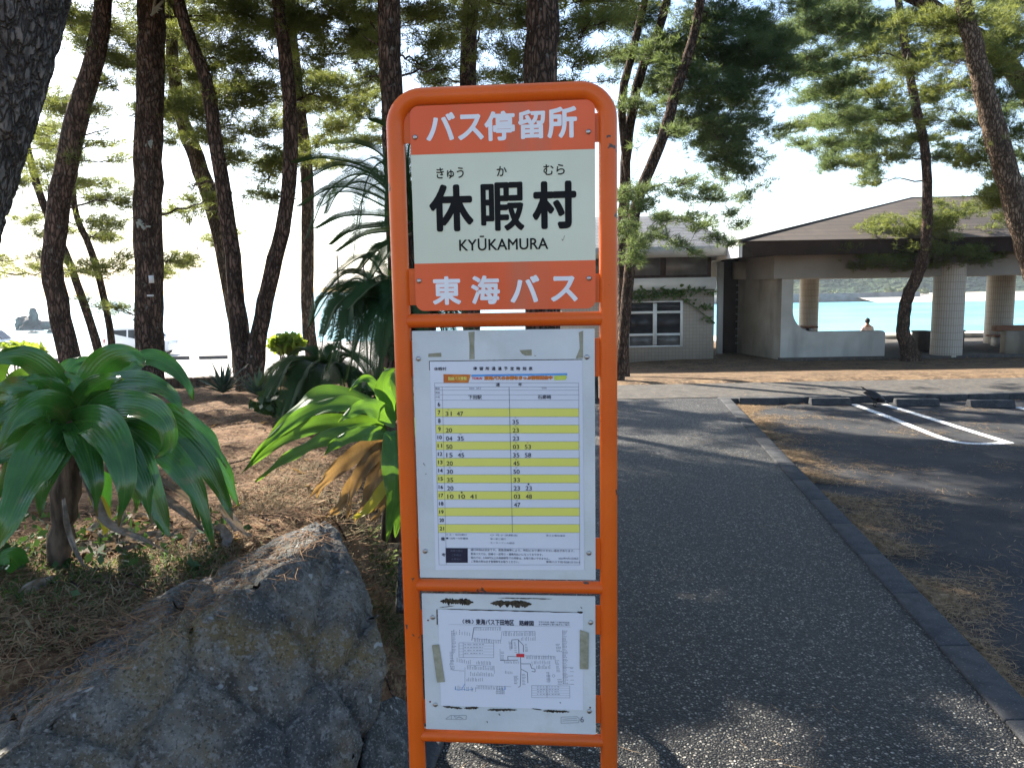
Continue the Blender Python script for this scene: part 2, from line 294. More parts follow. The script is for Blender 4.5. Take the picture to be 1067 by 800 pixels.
M['sea'] = mat('sea_water', (.10, .36, .44), (.17, .44, .52), .05, .25, .5, .7, .5, dist=.25)
M['hill'] = mat('hill_wood', (.012, .024, .024), (.045, .07, .045), .11, .95, .8, .5, .1, dist=3, extra=overlay((.18, .2, .1), .05, .55, .7, amount=.5))  # pale green blotches: sunlit patches of the slope painted in
M['far_leaf'] = mat('shore_tree_leaf', (.1, .13, .06), (.2, .22, .12), .6, .9, .5, 3)
M['seawall'] = mat('seawall_stone', (.12, .12, .12), (.22, .21, .2), .4, .9)
M['rock_sea'] = mat('sea_rock', (.07, .068, .065), (.17, .165, .155), .6, .9, .8, 2.5, dist=.3)
M['car_white'] = mat('white_car_paint', (.72, .73, .74), None, rough=.25, spec=.5)
M['tyre'] = mat('tyre_rubber', (.012, .012, .013), None, rough=.9)
M['alloy'] = mat('wheel_alloy', (.5, .5, .5), None, rough=.35, metallic=1)
M['lamp_red'] = mat('red_lamp', (.4, .02, .02), None, rough=.2)
M['lamp_clear'] = mat('clear_lamp', (.6, .62, .62), None, rough=.1)
M['plumage'] = mat('black_plumage', (.006, .006, .008), (.014, .014, .018), 30, .45)
M['beak'] = mat('beak', (.01, .01, .01), None, rough=.4)
M['skin'] = mat('skin', (.45, .27, .19), None, rough=.6)
M['hair'] = mat('dark_hair', (.012, .009, .008), None, rough=.6)
M['cloth'] = mat('pale_pink_cloth', (.62, .5, .46), (.68, .56, .52), 8, .9)
M['trousers'] = mat('dark_cloth', (.05, .05, .06), None, rough=.9)
M['vine'] = mat('vine_leaf', (.04, .09, .02), (.09, .15, .04), 6, .6, transl=.3, tcol=(.15, .25, .05))
M['metal_grey'] = mat('grey_metal', (.2, .2, .2), None, rough=.5, metallic=.6)
M['box_grey'] = mat('grey_box_paint', (.5, .52, .5), (.42, .44, .42), 5, .6)
M['lichen'] = mat('lichen', (.24, .27, .24), (.34, .36, .33), 40, .95)

# ------------------------------------------------------------------ ground
KD = (Zp(1051, 757, 0), Zp(745, 410, 0))           # path / kerb line
kdx = (KD[1].x-KD[0].x)/(KD[1].y-KD[0].y)
def kerb_x(y): return KD[0].x+kdx*(y-KD[0].y)
_l = Zp(464, 770, 0)
def left_x(y): return _l.x+kdx*(y-_l.y)
A0, B0 = np.array([-1.27, 1.9]), np.array([-.6, 2.5])
def base_h(x, y):
    x = np.asarray(x, float); y = np.asarray(y, float)
    right = -.5*sm(12.8, 20, y)-3.2*sm(30, 62, y)-3*sm(62, 120, y)
    left = -2.3*sm(12, 36, y)-2.2*sm(58, 90, y)-1.5*sm(90, 130, y)
    b = sm(-4, 3, x-.1*y)
    return left*(1-b)+right*b
def bed_h(x, y):
    x = np.asarray(x, float); y = np.asarray(y, float)
    H = .68-.045*np.clip(y-2.5, 0, 9)
    d = (B0-A0)/np.linalg.norm(B0-A0); s = -(x-A0[0])*d[1]+(y-A0[1])*d[0]
    front = np.where(x < -.2, sm(.02, .2, s), 1)
    edge = left_x(y)-x
    k = sm(.08, .9, edge)
    nb = .03*np.sin(x*3.1+y*1.3)+.02*np.sin(x*7.3-y*5.1)
    h = front*k*(H+nb)
    back = 1-sm(11.15, 11.3, y)
    return h*back*sm(-9.5, -8, x)
def gh(x, y): return float(base_h(x, y)+bed_h(x, y))
def Gp(px, py):
    """where the line of sight meets the ground"""
    d = ray(px, py); t = .5
    while t < 60:
        q = EYE+d*t
        if q.z <= gh(q.x, q.y): return q
        t += .01+.004*t
    return EYE+d*60
def grid(name, xs, ys, hf, mt, smooth=True, **k):
    X, Y = np.meshgrid(xs, ys); Z = hf(X, Y); n, m = X.shape
    i = np.arange(n-1)[:, None]*m+np.arange(m-1)[None]
    return mesh_np(name, np.stack([X, Y, Z], -1).reshape(-1, 3), [np.stack([i, i+1, i+m+1, i+m], -1).reshape(-1, 4)], mt, smooth=smooth, **k)
xs = np.concatenate([-np.geomspace(2500, 40, 14), np.linspace(-38, 60, 90), np.geomspace(64, 2500, 14)])
ys = np.concatenate([[-60, -20, -6], np.linspace(-2, 130, 190), np.geomspace(140, 3000, 14)])
tag(grid('ground', xs, ys, lambda x, y: base_h(x, y)-.012-.10*((y < 13) & (x > -2)), M['ground']), kind='structure')
tag(grid('garden_soil', np.linspace(-9.5, 1.4, 150), np.linspace(.2, 11.4, 170), lambda x, y: base_h(x, y)+bed_h(x, y)-.004-.05*(x > left_x(y)-.02), M['soil']), kind='structure')
def sheet(name, pts, mt, th=None):
    mb = MB(); 
    mb.add([tuple(p) for p in pts], ng=[list(range(len(pts)))]); return tag(mb.build(name, mt), kind='structure')
# footpath of exposed aggregate
yb = -1.5
sheet('footpath', [(left_x(yb), yb, 0), (kerb_x(yb), yb, 0), (kerb_x(11.15), 11.15, 0), (left_x(11.15), 11.15, 0)], M['path'])
# cross pavement beyond, and the parking lot at the right, 6 cm lower
y1 = 11.15; y2 = 12.75
sheet('pavement', [(left_x(y1)-.6, y1+.004, .004), (26, y1+.004+.25, .004), (26, y2+.2, .004), (left_x(y2)-.6, y2, .004)], M['pave'])
kw = .165
sheet('parking_lot', [(kerb_x(yb)+kw, yb, -.075), (26, yb, -.075), (26, 11.1, -.075), (kerb_x(10.85)+kw, 10.85, -.075)], M['asphalt'])
# kerb of separate stones, one row: structure
kb = MB(); yy = yb
while yy < 10.9:
    ye = min(yy+.6, 10.95); y_ = yy+.004
    kb.add([(kerb_x(y_), y_, -.1), (kerb_x(y_)+kw, y_, -.1), (kerb_x(ye)+kw, ye, -.1), (kerb_x(ye), ye, -.1), (kerb_x(y_), y_, .012), (kerb_x(y_)+kw-.015, y_, .012), (kerb_x(ye)+kw-.015, ye, .012), (kerb_x(ye), ye, .012)],
        f4=[(4, 5, 6, 7), (0, 1, 5, 4), (1, 2, 6, 5), (2, 3, 7, 6), (3, 0, 4, 7)]); yy = ye
xk = kerb_x(10.95)
while xk < 25:
    xe = xk+.6; yk = lambda x: 10.96+.0105*(x-kerb_x(10.95))
    kb.box((xk+.004, yk(xk), -.1), (xe, yk(xk)+.16, .012)); xk = xe
tag(bevel(kb.build('kerb', M['kerb']), .008), kind='structure')
kb = MB(); yy = yb
while yy < 10.9:
    ye = min(yy+.6, 10.95); y_ = yy+.004
    kb.add([(left_x(y_)-.12, y_, -.1), (left_x(y_), y_, -.1), (left_x(ye), ye, -.1), (left_x(ye)-.12, ye, -.1), (left_x(y_)-.12, y_, .03), (left_x(y_), y_, .03), (left_x(ye), ye, .03), (left_x(ye)-.12, ye, .03)],
        f4=[(4, 5, 6, 7), (0, 1, 5, 4), (1, 2, 6, 5), (2, 3, 7, 6), (3, 0, 4, 7)]); yy = ye
tag(bevel(kb.build('path_edging', M['kerb']), .01), kind='structure')
# painted hairpin line
def ground_line(pix, width, z):
    c = np.array([tuple(Zp(x, y, z)) for x, y in pix]); c = spline(c, 40)
    t = np.gradient(c, axis=0); t /= np.linalg.norm(t, axis=1)[:, None]; s = np.stack([t[:, 1], -t[:, 0], 0*t[:, 0]], 1)*width/2
    V = np.concatenate([c-s, c+s]); n = len(c); i = np.arange(n-1); return V, np.stack([i, i+n, i+n+1, i+1], -1)
mb = MB()
for kz, pix in enumerate(([(889, 421), (925, 434), (955, 446), (978, 455), (995, 460), (1015, 462), (1035, 462), (1053, 460.8)], [(1052, 461.4), (1008, 447.8), (965, 434.4), (921, 421)], [(1060, 424), (1075, 428), (1110, 440)])):
    V, f = ground_line(pix, .10, -.071+.002*(kz == 1)); mb.add(V, f4=f)
tag(mb.build('parking_line', M['line']), kind='structure')
# lower parking lot on the seaward side, sand, sea
tag(grid('beach_sand', np.linspace(-2, 60, 60), np.linspace(29, 75, 40), lambda x, y: base_h(x, y)+.03, M['sand']), kind='structure')
tag(grid('lower_parking_lot', np.linspace(-70, -4, 40), np.linspace(20, 60, 50), lambda x, y: base_h(x, y)+.03-.5*sm(-7, -4, x), M['lot']), kind='structure')
mb = MB(); mb.quad((-4000, 46, -3.3), (4000, 46, -3.3), (4000, 5500, -3.3), (-4000, 5500, -3.3)); tag(mb.build('sea', M['sea']), kind='structure')
# low retaining edge of the planted bed
mb = MB()
e = empty('bed_edging', (-5, 11.25, 0), 'low brown timber-coloured edging along the back of the planted bed', 'edging')
x = -9.5
while x < 0.2:
    mb.box((x, 11.18, -.1), (x+1.17, 11.34, .42+.012*random.random())); x += 1.2
bevel(mb.build('edging_block', M['stem'], e), .02)

# ------------------------------------------------------------------ far shore
def hillf(x, y):
    h = 15*np.exp(-((x-150)/75)**2)+10*np.exp(-((x-75)/28)**2)+24*np.exp(-((x-260)/90)**2)
    n = np.array([noise.fractal(Vector((a*.06, b*.06, 0)), 1, 2, 5) for a, b in zip(x.ravel(), y.ravel())]).reshape(x.shape)
    return -3.6+np.clip(h*sm(203, 250, y)*(1-.35*sm(280, 420, y))+3.0*n*sm(208, 230, y), 0, 60)+1.2*sm(198, 204, y)
tag(grid('hills', np.linspace(45, 420, 190), np.linspace(198, 420, 70), hillf, M['hill']), kind='structure')
mb = MB(); mb.box((50, 196, -5), (104, 197.5, -1.1)); o = mb.build('seawall', M['seawall']); tag(o, 'long grey seawall along the far shore below the wooded hill', 'wall')
tag(grid('far_beach', np.linspace(88, 260, 30), np.linspace(180, 206, 8), lambda x, y: -3.5+1.9*sm(180, 206, y), M['sand']), kind='structure')
def blob(mb, c, r, n=60, s=.5):
    """crown of leaf clumps: small tilted faces through an ellipsoid"""
    d = rng.normal(size=(n, 3)); d /= np.linalg.norm(d, axis=1)[:, None]; p = np.array(c)+d*np.array(r)*rng.uniform(.45, 1, (n, 1))
    a = rng.normal(size=(n, 3)); a /= np.linalg.norm(a, axis=1)[:, None]; b = np.cross(a, rng.normal(size=(n, 3))); b /= np.linalg.norm(b, axis=1)[:, None]
    sz = s*rng.uniform(.5, 1.2, (n, 1)); V = np.stack([p-a*sz, p-b*sz*.6, p+a*sz, p+b*sz*.6], 1).reshape(-1, 3)
    mb.add(V, f4=np.arange(4*n).reshape(-1, 4))
for i, (px, py, s) in enumerate([(928, 303, 1.0), (938, 305, .8), (947, 301, 1.2), (962, 304, .9), (868, 306, .7), (915, 306, .7)]):
    p = P(px, py, 199+i); g = -2.2
    t = empty('shore_tree', (p.x, p.y, g), ['pale round tree on the far shore just left of the curved pine', 'second pale tree on the far shore, nearest left of the curved pine', 'tallest pale round tree on the far shore behind the curved pine', 'pale round tree on the far shore between curved pine and tiled column', 'small pale tree above the seawall at the left of the opening', 'small low tree at the right end of the seawall'][i], 'tree', 'small trees on the far shore')
    mb = MB(); mb.tube([(p.x, p.y, g), (p.x, p.y, p.z)], .18, 6); mb.build('trunk', M['bark_lit'], t)
    mb = MB(); blob(mb, p, (1.7*s, 1.5*s, 1.2*s), 160, .4); mb.build('crown', M['far_leaf'], t)
# sea rocks
def lump(name, c, r, mt, seed, parent=None, amp=.5, sub=4, nsc=1.3):
    bm = bmesh.new(); bmesh.ops.create_icosphere(bm, subdivisions=sub, radius=1)
    for v in bm.verts:
        n = noise.fractal(v.co*nsc+Vector((seed, 0, 0)), 1, 2, 5); cell = noise.voronoi(v.co*1.6+Vector((seed, 3, 0)))[0][0]
        k = 1+amp*n-.35*amp*cell; v.co = Vector((c[0]+v.co.x*r[0]*k, c[1]+v.co.y*r[1]*k, c[2]+v.co.z*r[2]*k))
    me = bpy.data.meshes.new(name); bm.to_mesh(me); bm.free(); return link(name, me, mt, parent)
p = P(33, 343, 115)
def searock(parts, label):
    mb = lump('sea_rock', *parts); tag(mb, label, 'rock', 'rocks in the sea'); return mb
bm = bmesh.new()
def stack_rock(name, blobs, label):
    me_all = MB()
    for (c, r, s) in blobs:
        o = lump('tmp', c, r, None, s, amp=.45); me = o.data
        V = np.array([v.co for v in me.vertices]); f = np.array([tuple(q.vertices) for q in me.polygons]); me_all.add(V, f3=f); bpy.data.objects.remove(o); bpy.data.meshes.remove(me)
    tag(me_all.build(name, M['rock_sea']), label, 'rock', 'rocks in the sea')
stack_rock('sea_rock', [((p.x, p.y, -3.2), (2.7, 2, 1.6), 1), ((p.x+.4, p.y, -1.6), (.7, .8, 1.9), 2), ((p.x-1.3, p.y, -2.4), (1, 1, 1.2), 3)], 'tall grey rock islet with a stump on top in the bright sea')
p2 = P(56, 348, 104); stack_rock('sea_rock', [((p2.x, p2.y, -3.3), (.9, .8, .55), 5), ((p2.x+1.0, p2.y, -3.4), (.6, .6, .5), 6)], 'low dark rock just right of and below the tall islet')
p2 = P(34, 349, 104); stack_rock('sea_rock', [((p2.x, p2.y, -3.4), (.8, .6, .4), 8)], 'smallest rock at the waterline in front of the tall islet')

# ------------------------------------------------------------------ cars and wheel stops down at the shore
def car(cx, cy, rz, label, flip=1):
    z0 = float(base_h(cx, cy))+.03
    Mx = Matrix.Translation((cx, cy, z0)) @ Matrix.Rotation(rz, 4, 'Z')
    t = empty('parked_car', (cx, cy, z0), label, 'car', 'white cars parked by the shore')
    prof = [(-2.0, .3), (-2.05, .75), (-1.95, 1.0), (-1.75, 1.72), (-1.6, 1.82), (.5, 1.84), (.75, 1.78), (1.45, 1.08), (1.95, .95), (2.1, .75), (2.1, .3)]
    W = .8; mb = MB(); n = len(prof); V = []
    for s in (-1, 1):
        for x, z in prof: V.append(tuple(Mx @ Vector((x, s*(W-.12*max(0, z-1.0)/.8), z))))
    mb.add(V, f4=[(i, (i+1) % n, n+(i+1) % n, n+i) for i in range(n)], ng=[list(range(n)), list(range(n, 2*n))[::-1]])
    bevel(mb.build('body', M['car_white'], t), .06, 3)
    for s in (-1, 1):
        for q in ([(-1.72, 1.1), (-1.55, 1.65), (-.55, 1.68), (-.55, 1.1)], [(-.45, 1.1), (-.45, 1.68), (.4, 1.68), (.4, 1.1)], [(.5, 1.1), (.5, 1.68), (.72, 1.62), (1.25, 1.1)]):
            mb = MB(); poly = [Mx @ Vector((x, s*(W+.004-.12*max(0, z-1.0)/.8), z)) for x, z in q]
            mb.prism(poly, Mx.to_3x3() @ Vector((0, s*.012, 0))); mb.build('window', M['glass'], t)
        for wx in (-1.3, 1.35):
            c = Mx @ Vector((wx, s*(W-.06), .3)); ax = Mx.to_3x3() @ Vector((0, 1, 0))
            mb = MB(); mb.tube([c-ax*.1, c+ax*.1], .31, 20); w_ = mb.build('wheel', M['tyre'], t)
            mb = MB(); mb.tube([c-ax*.105, c+ax*.105], .18, 16); mb.build('rim', M['alloy'], w_)
        mb = MB(); mb.box((2.05, s*.62-.14, .72), (2.13, s*.62+.14, .88), Mx); mb.build('headlight', M['lamp_clear'], t)
        mb = MB(); mb.box((-2.07, s*.7-.08, .8), (-1.97, s*.7+.08, 1.1), Mx); mb.build('tail_light', M['lamp_red'], t)
    mb = MB(); mb.prism([Mx @ Vector(v) for v in ((1.36, -.62, 1.2), (1.36, .62, 1.2), (.86, .58, 1.7), (.86, -.58, 1.7))], Mx.to_3x3() @ Vector((.03, 0, .03))); mb.build('windscreen', M['glass'], t)
    mb = MB(); mb.prism([Mx @ Vector(v) for v in ((-1.93, -.62, 1.15), (-1.93, .62, 1.15), (-1.76, .58, 1.68), (-1.76, -.58, 1.68))], Mx.to_3x3() @ Vector((-.03, 0, .01))); mb.build('rear_window', M['glass'], t)
p = P(148, 366, 50); car(p.x, p.y, R(0), 'white car with dark windows parked behind the thick upright pine trunk')
p = P(-16, 362, 50); car(p.x, p.y, R(8), 'white car at the far left edge, in front of the rock islet')
for px, py, lab in ((182, 366, 'concrete wheel stop on the sunlit shore lot just right of the thick pine trunk'), (222, 367, 'concrete wheel stop on the sunlit shore lot left of the forked pine'), (52, 366, 'concrete wheel stop on the sunlit shore lot below the rock islet')):
    p = P(px, py, 46); z = float(base_h(p.x, p.y))+.03; mb = MB(); mb.box((p.x-.85, p.y-.1, z), (p.x+.85, p.y+.1, z+.2))
    tag(bevel(mb.build('wheel_stop', M['kerb']), .03), lab, 'wheel stop', 'wheel stops on the shore lot')
p0 = P(354, 330, 24); p1 = P(381, 330, 24); top = P(367, 266, 24).z
mb = MB(); mb.tube([(p0.x, 24, gh(p0.x, 24)), (p0.x, 24, top), (p1.x, 24, top), (p1.x, 24, gh(p1.x, 24))], .03, 6); mb.tube([(p0.x, 24, top-.45), (p1.x, 24, top-.45)], .02, 6)
tag(mb.build('pipe_frame', M['metal_grey']), 'thin grey pipe frame standing beyond the cycads', 'frame')

# ------------------------------------------------------------------ toilet building
G = -.5
t = empty('white_toilet_building', (4, 24, G), 'small tiled building with white band and window left of the open pavilion', 'building')
YB = 22.4; xl, xr = 1.2, P(744, 330, YB).x
def zat(py, Y, px=700): return P(px, py, Y).z
zb0, zb1, zc = zat(302, YB), zat(289.5, YB), zat(266, YB)
def tiled(o): return o
mb = MB(); mb.box((xl, YB, G-.2), (xr, YB+5, zb0)); mb.build('wall', M['tile'], t)
mb = MB(); mb.box((xl-.05, YB-.06, zb0+.002), (xr+.03, YB+5.02, zb1)); mb.build('white_band', M['white_trim'], t)
mb = MB(); mb.box((xl, YB+.02, zb1+.002), (xr-.1, YB+4.9, zc)); mb.build('clerestory_frame', M['wood_dark'], t)
for a, b in ((655, 688), (694, 737), (600, 648)):
    mb = MB(); mb.box((P(a, 280, YB).x, YB-.01, zb1+.08), (P(b, 280, YB).x, YB+.018, zc-.06)); mb.build('clerestory_pane', M['glass_frost'], t)
ev = YB-1.0; ze0, ze1 = zat(267, ev), zat(257, ev); xe = P(766, 262, ev).x
mb = MB(); mb.box((xl-1.2, ev, ze0), (xe, YB+6, ze1)); mb.build('eaves', M['grey_trim'], t)
mb = MB(); zt = P(722, 224, 25).z; xt = P(716, 224, 25).x
a = [(xl-1.2, ev+.01, ze1+.003), (xe-.02, ev+.01, ze1+.003), (xe-.02, YB+5.98, ze1+.003), (xl-1.2, YB+5.98, ze1+.003)]
mb.add(a+[(xl+1, 25.2, zt), (xt, 25.2, zt)], f4=[(0, 1, 5, 4), (2, 3, 4, 5)], f3=[(1, 2, 5), (3, 0, 4)]); mb.build('roof', M['roof_grey'], t)
wx0, wx1 = P(653, 335, YB).x, P(711, 335, YB).x; wz0, wz1 = zat(361, YB), zat(313.5, YB); wf = .07
mb = MB()
zs = [wz0, wz0+.36, wz1-.32, wz1]
mb.box((wx0, YB-.07, wz0), (wx0+wf, YB-.002, wz1)); mb.box((wx1-wf, YB-.07, wz0), (wx1, YB-.002, wz1)); mid = (wx0+wx1)/2; mb.box((mid-.055, YB-.075, wz0+wf), (mid+.055, YB-.003, wz1-wf))
for z in zs: mb.box((wx0+wf, YB-.068, max(z-wf/2, wz0)), (wx1-wf, YB-.004, min(z+wf/2, wz1)))
wf_o = mb.build('window_frame', M['white_trim'], t)
for i in range(2):
    for j in range(3):
        x0, x1 = (wx0+wf, mid-.055) if i == 0 else (mid+.055, wx1-wf)
        mb = MB(); mb.box((x0, YB-.03, zs[j]+wf/2), (x1, YB-.006, zs[j+1]-wf/2)); mb.build('pane', M['glass_frost'] if j == 0 else M['glass'], wf_o)
mb = MB(); mb.box((P(747, 300, 24).x, 23.9, G), (P(753, 300, 24).x, 24.0, zat(274, 24))); mb.build('door_jamb', M['white_trim'], t)
mb = MB(); mb.box((P(753.5, 300, 24).x, 24.1, G), (P(770, 300, 24).x, 24.3, zat(266, 24))); mb.build('passage_wall', M['fascia'], t)
mb = MB()
for (ax, ay, bx, by, n) in ((640, 306, 700, 304, 130), (655, 311, 712, 305, 170), (700, 303, 745, 303, 60), (700, 305, 742, 322, 40), (715, 310, 744, 338, 16)):
    for k in range(n):
        u = random.random(); p = P(ax+(bx-ax)*u+random.gauss(0, 1.5), ay+(by-ay)*u+random.gauss(0, 2.2), YB-.08-.05*random.random()); blob(mb, p, (.05, .03, .05), 1, .075)
for (ax, ay, bx, by) in ((640, 306, 745, 302), (700, 305, 744, 336)): mb.tube([P(ax, ay, YB-.05), P((ax+bx)/2, (ay+by)/2-2, YB-.05), P(bx, by, YB-.05)], .012, 5)
tag(mb.build('climbing_vine', M['vine']), 'green creeper hanging along the wall above the white framed window', 'vine')
e = empty('utility_box', (P(647, 340, 21.6).x, 21.6, G), 'pale grey electrical box on a thin post beside the tiled wall', 'utility box')
mb = MB(); mb.box((P(640, 335, 21.6).x, 21.5, zat(343, 21.6, 648)), (P(652.5, 335, 21.6).x, 21.7, zat(328, 21.6, 648))); bevel(mb.build('cabinet', M['box_grey'], e), .01)
for px in (645, 649.5): mb = MB(); p = P(px, 343, 21.6); mb.tube([(p.x, 21.6, G), (p.x, 21.6, p.z+.002)], .03, 8); mb.build('post', M['wood_dark'], e)

# ------------------------------------------------------------------ pavilion
t = empty('open_pavilion', (12, 24, G), 'open concrete pavilion with brown hipped roof and tiled columns facing the sea', 'pavilion')
YP = 21.6; FL = G+.06; XR = 21.5
x_l = P(814, 330, YP).x; x_p1 = P(922, 360, YP).x
zbm = P(900, 289, YP).z; zpar = P(870, 345.5, YP).z; ztop = P(900, 262, YP).z+.3
mb = MB(); mb.box((x_l-.02, YP-.25, G-.3), (XR, 28.6, FL)); mb.build('floor_slab', M['pave'], t)
# front wall with a round-cornered opening
x_o = P(826, 330, YP).x; rc = .62; xo2 = x_p1
outer = [(x_l, FL+.002), (xo2, FL+.002), (xo2, zpar-.06), (xo2-.06, zpar), (x_o+rc, zpar)]
outer += [(x_o+rc-rc*math.sin(a), zpar+rc-rc*math.cos(a)) for a in np.linspace(R(10), R(80), 9)]+[(x_o, zpar+rc), (x_o, zbm-.002), (x_l, zbm-.002)]
mb = MB(); mb.prism([(x, YP, z) for x, z in outer], (0, .28, 0)); mb.build('front_wall', M['concrete'], t)
xw = P(765, 330, 24.4).x
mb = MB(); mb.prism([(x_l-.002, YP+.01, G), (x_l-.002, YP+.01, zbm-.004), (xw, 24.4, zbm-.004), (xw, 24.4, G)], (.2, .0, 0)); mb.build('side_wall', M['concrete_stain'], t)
mb = MB()
mb.box((x_l-.25, YP-.06, zbm), (XR, YP+.4, ztop)); mb.box((x_l-.25, 28.0, zbm), (XR, 28.4, ztop)); mb.prism([(x_l-.25, YP+.401, zbm), (x_l-.25, YP+.401, ztop), (xw-.3, 27.99, ztop), (xw-.3, 27.99, zbm)], (.4, 0, 0))
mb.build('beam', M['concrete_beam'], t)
mb = MB(); mb.box((x_l-.2, YP+.41, zbm+.25), (XR-.1, 27.98, zbm+.33)); mb.build('ceiling', M['ceil'], t)
mb = MB(); mb.box((P(763, 285, 24).x, 23.6, P(770, 291, 24).z), (P(784, 285, 24).x-.0, 24.0, P(770, 273, 24).z)); mb.build('beam_end', M['concrete_stain'], t)
mb = MB()
for k in range(9): z = P(767, 358-7.5*k, 24.2).z; mb.box((P(764.5, 330, 24.3).x, 24.1, z), (P(769.5, 330, 24.3).x, 24.16, z+.05))
mb.build('wall_grille', M['grey_trim'], t)
EVY = YP-1.2; z0, z1 = P(900, 264, EVY).z, P(900, 249.5, EVY).z; XE = P(774, 254, EVY).x; XE2 = XR+1
mb = MB()
mb.prism([(XE+.35, EVY+.2, z0), (XE2, EVY+.2, z0), (XE2, EVY, z1), (XE, EVY, z1)], (0, .12, 0)); mb.prism([(XE, EVY+.13, z1), (XE, 29.5, z1), (XE+.35, 29.3, z0), (XE+.35, EVY+.33, z0)], (.12, 0, 0))
mb.build('fascia', M['fascia'], t)
mb = MB(); mb.box((XE+.4, EVY+.33, z0+.02), (XE2, 29.2, z0+.08)); mb.build('soffit', M['fascia'], t)
ap = P(950, 207, 25.2); zr = ap.z
mb = MB(); lo = z1+.004
V = [(XE-.1, EVY-.1, lo), (XE2+.1, EVY-.1, lo), (XE2+.1, 29.6, lo), (XE-.1, 29.6, lo), (ap.x, 25.1, zr), (XE2+.1, 25.1, zr), ]
mb.add(V, f4=[(0, 1, 5, 4), (2, 3, 4, 5)], f3=[(3, 0, 4), (1, 2, 5)]); mb.build('roof', M['roof'], t)
mb = MB(); mb.prism([(XE-.02, EVY-.03, z0-.05), (XE-.02, EVY-.03, z1-.01), (XE-.02, 24.5, z1-.01), (XE-.02, 24.5, z0-.05)], (-.1, 0, 0)); mb.build('bargeboard', M['white_trim'], t)
mb = MB(); mb.tube([(XE-.1, EVY-.1, lo), ap], .05, 6); mb.tube([ap, (XE2, 25.1, zr)], .05, 6); mb.build('ridge_cap', M['fascia'], t)
def column(px, Y, wpx, zb, label=None):
    c = P(px, 330, Y); r = wpx*Y/F/2; me = MB(); zt = zbm-.003
    if Y < 22.4: zt = P(px, 274, Y).z
    me.tube([(0, 0, zb), (0, 0, zt)], r, 28); o = me.build('column', M['tile_col'], t, auto=40); o.location = (c.x, Y, 0); o.matrix_parent_inverse = Matrix.Translation(-Vector(t.location))
    return o
column(987.5, 21.75, 30, FL-.05); column(1041, 25.4, 26, FL); column(842.5, 26.8, 19, FL); column(1150, 21.75, 30, FL-.05)
mb = MB(); mb.box((P(920, 350, 28.2).x, 28.0, FL+.002), (P(1066, 350, 28).x+4, 28.4, FL+.16)); mb.build('rear_step', M['concrete'], t)
# bench, dark boxes, low wall
def bench(name, lo, hi, label, seats=3):
    e = empty(name, ((lo[0]+hi[0])/2, (lo[1]+hi[1])/2, FL), label, 'bench', 'wooden benches in the pavilion')
    for k in range(seats):
        y0 = lo[1]+(hi[1]-lo[1])*k/seats; mb = MB(); mb.box((lo[0], y0+.01, hi[2]-.06), (hi[0], y0+(hi[1]-lo[1])/seats-.01, hi[2])); bevel(mb.build('seat_plank', M['wood'], e), .008)
    for x in (lo[0]+.15, hi[0]-.4):
        mb = MB(); mb.box((x, lo[1]+.05, FL+.002), (x+.25, hi[1]-.05, hi[2]-.062)); mb.build('leg', M['concrete'], e)
z = P(840, 340, 25).z; bench('wooden_bench', (P(831, 340, 25).x, 25, 0), (P(853, 340, 25).x, 25.5, z), 'brown plank bench seen through the opening beside the sunlit inner column')
z = P(1060, 349, 24).z; bench('wooden_bench', (P(1037, 349, 24).x, 24, 0), (P(1037, 349, 24).x+3, 24.5, z), 'pale plank bench behind the low dark wall at the right edge')
e = empty('low_wall', (P(1064, 370, 21.6).x, 21.7, G), 'low dark concrete wall with plank top at the right edge of the pavilion', 'wall')
xa = P(1049, 360, YP).x; zt_ = P(1060, 345, YP).z
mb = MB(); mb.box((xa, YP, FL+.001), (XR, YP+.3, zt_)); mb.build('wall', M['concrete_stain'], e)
mb = MB(); mb.box((xa-.12, YP+.31, zt_-.02), (XR, YP+.55, zt_+.14)); bevel(mb.build('top_plank', M['wood'], e), .015)
for a, b, yt, Y, lab in ((957, 970, 345, 22.6, 'dark brown bin standing left of the front tiled column'), (999, 1005, 344, 23.2, 'dark brown bin mostly hidden behind the front tiled column')):
    x0, x1 = P(a, 355, Y).x, P(b, 355, Y).x; zt_ = P(a, yt, Y).z
    e = empty('litter_bin', ((x0+x1)/2, Y, FL), lab, 'bin', 'bins by the front column')
    mb = MB(); mb.box((x0, Y, FL+.03), (x1, Y+.4, zt_-.05)); bevel(mb.build('body', M['wood_dark'], e), .02)
    mb = MB(); mb.box((x0-.02, Y-.02, zt_-.048), (x1+.02, Y+.42, zt_)); bevel(mb.build('lid', M['fascia'], e), .015)
    mb = MB(); mb.box((x0+.03, Y+.03, FL+.001), (x1-.03, Y+.37, FL+.029)); mb.build('foot', M['fascia'], e)

# ------------------------------------------------------------------ person sitting at the back of the pavilion
def skin_mesh(name, verts, edges, radii, mt, parent, sub=2):
    me = bpy.data.meshes.new(name); me.from_pydata([tuple(v) for v in verts], edges, []); o = link(name, me, mt, parent)
    md = o.modifiers.new('skin', 'SKIN'); md.use_smooth_shade = True
    for i, r in enumerate(radii): r = r*.85 if 'person' in parent.name else r; me.skin_vertices[0].data[i].radius = (r if isinstance(r, tuple) else (r, r))
    me.skin_vertices[0].data[0].use_root = True
    sd = o.modifiers.new('sub', 'SUBSURF'); sd.levels = sd.render_levels = sub
    return o
hp = P(904.5, 336, 27.4); ht = hp.z+.12; zs_ = ht-.9
e = empty('person', (hp.x, 27.4, FL), 'person with dark hair in a pale top sitting with back turned, facing the sea', 'person')
def V3(x, y, z): return (hp.x+x*.85, 27.4+y*.85, zs_+.9+(z-.9)*.85)
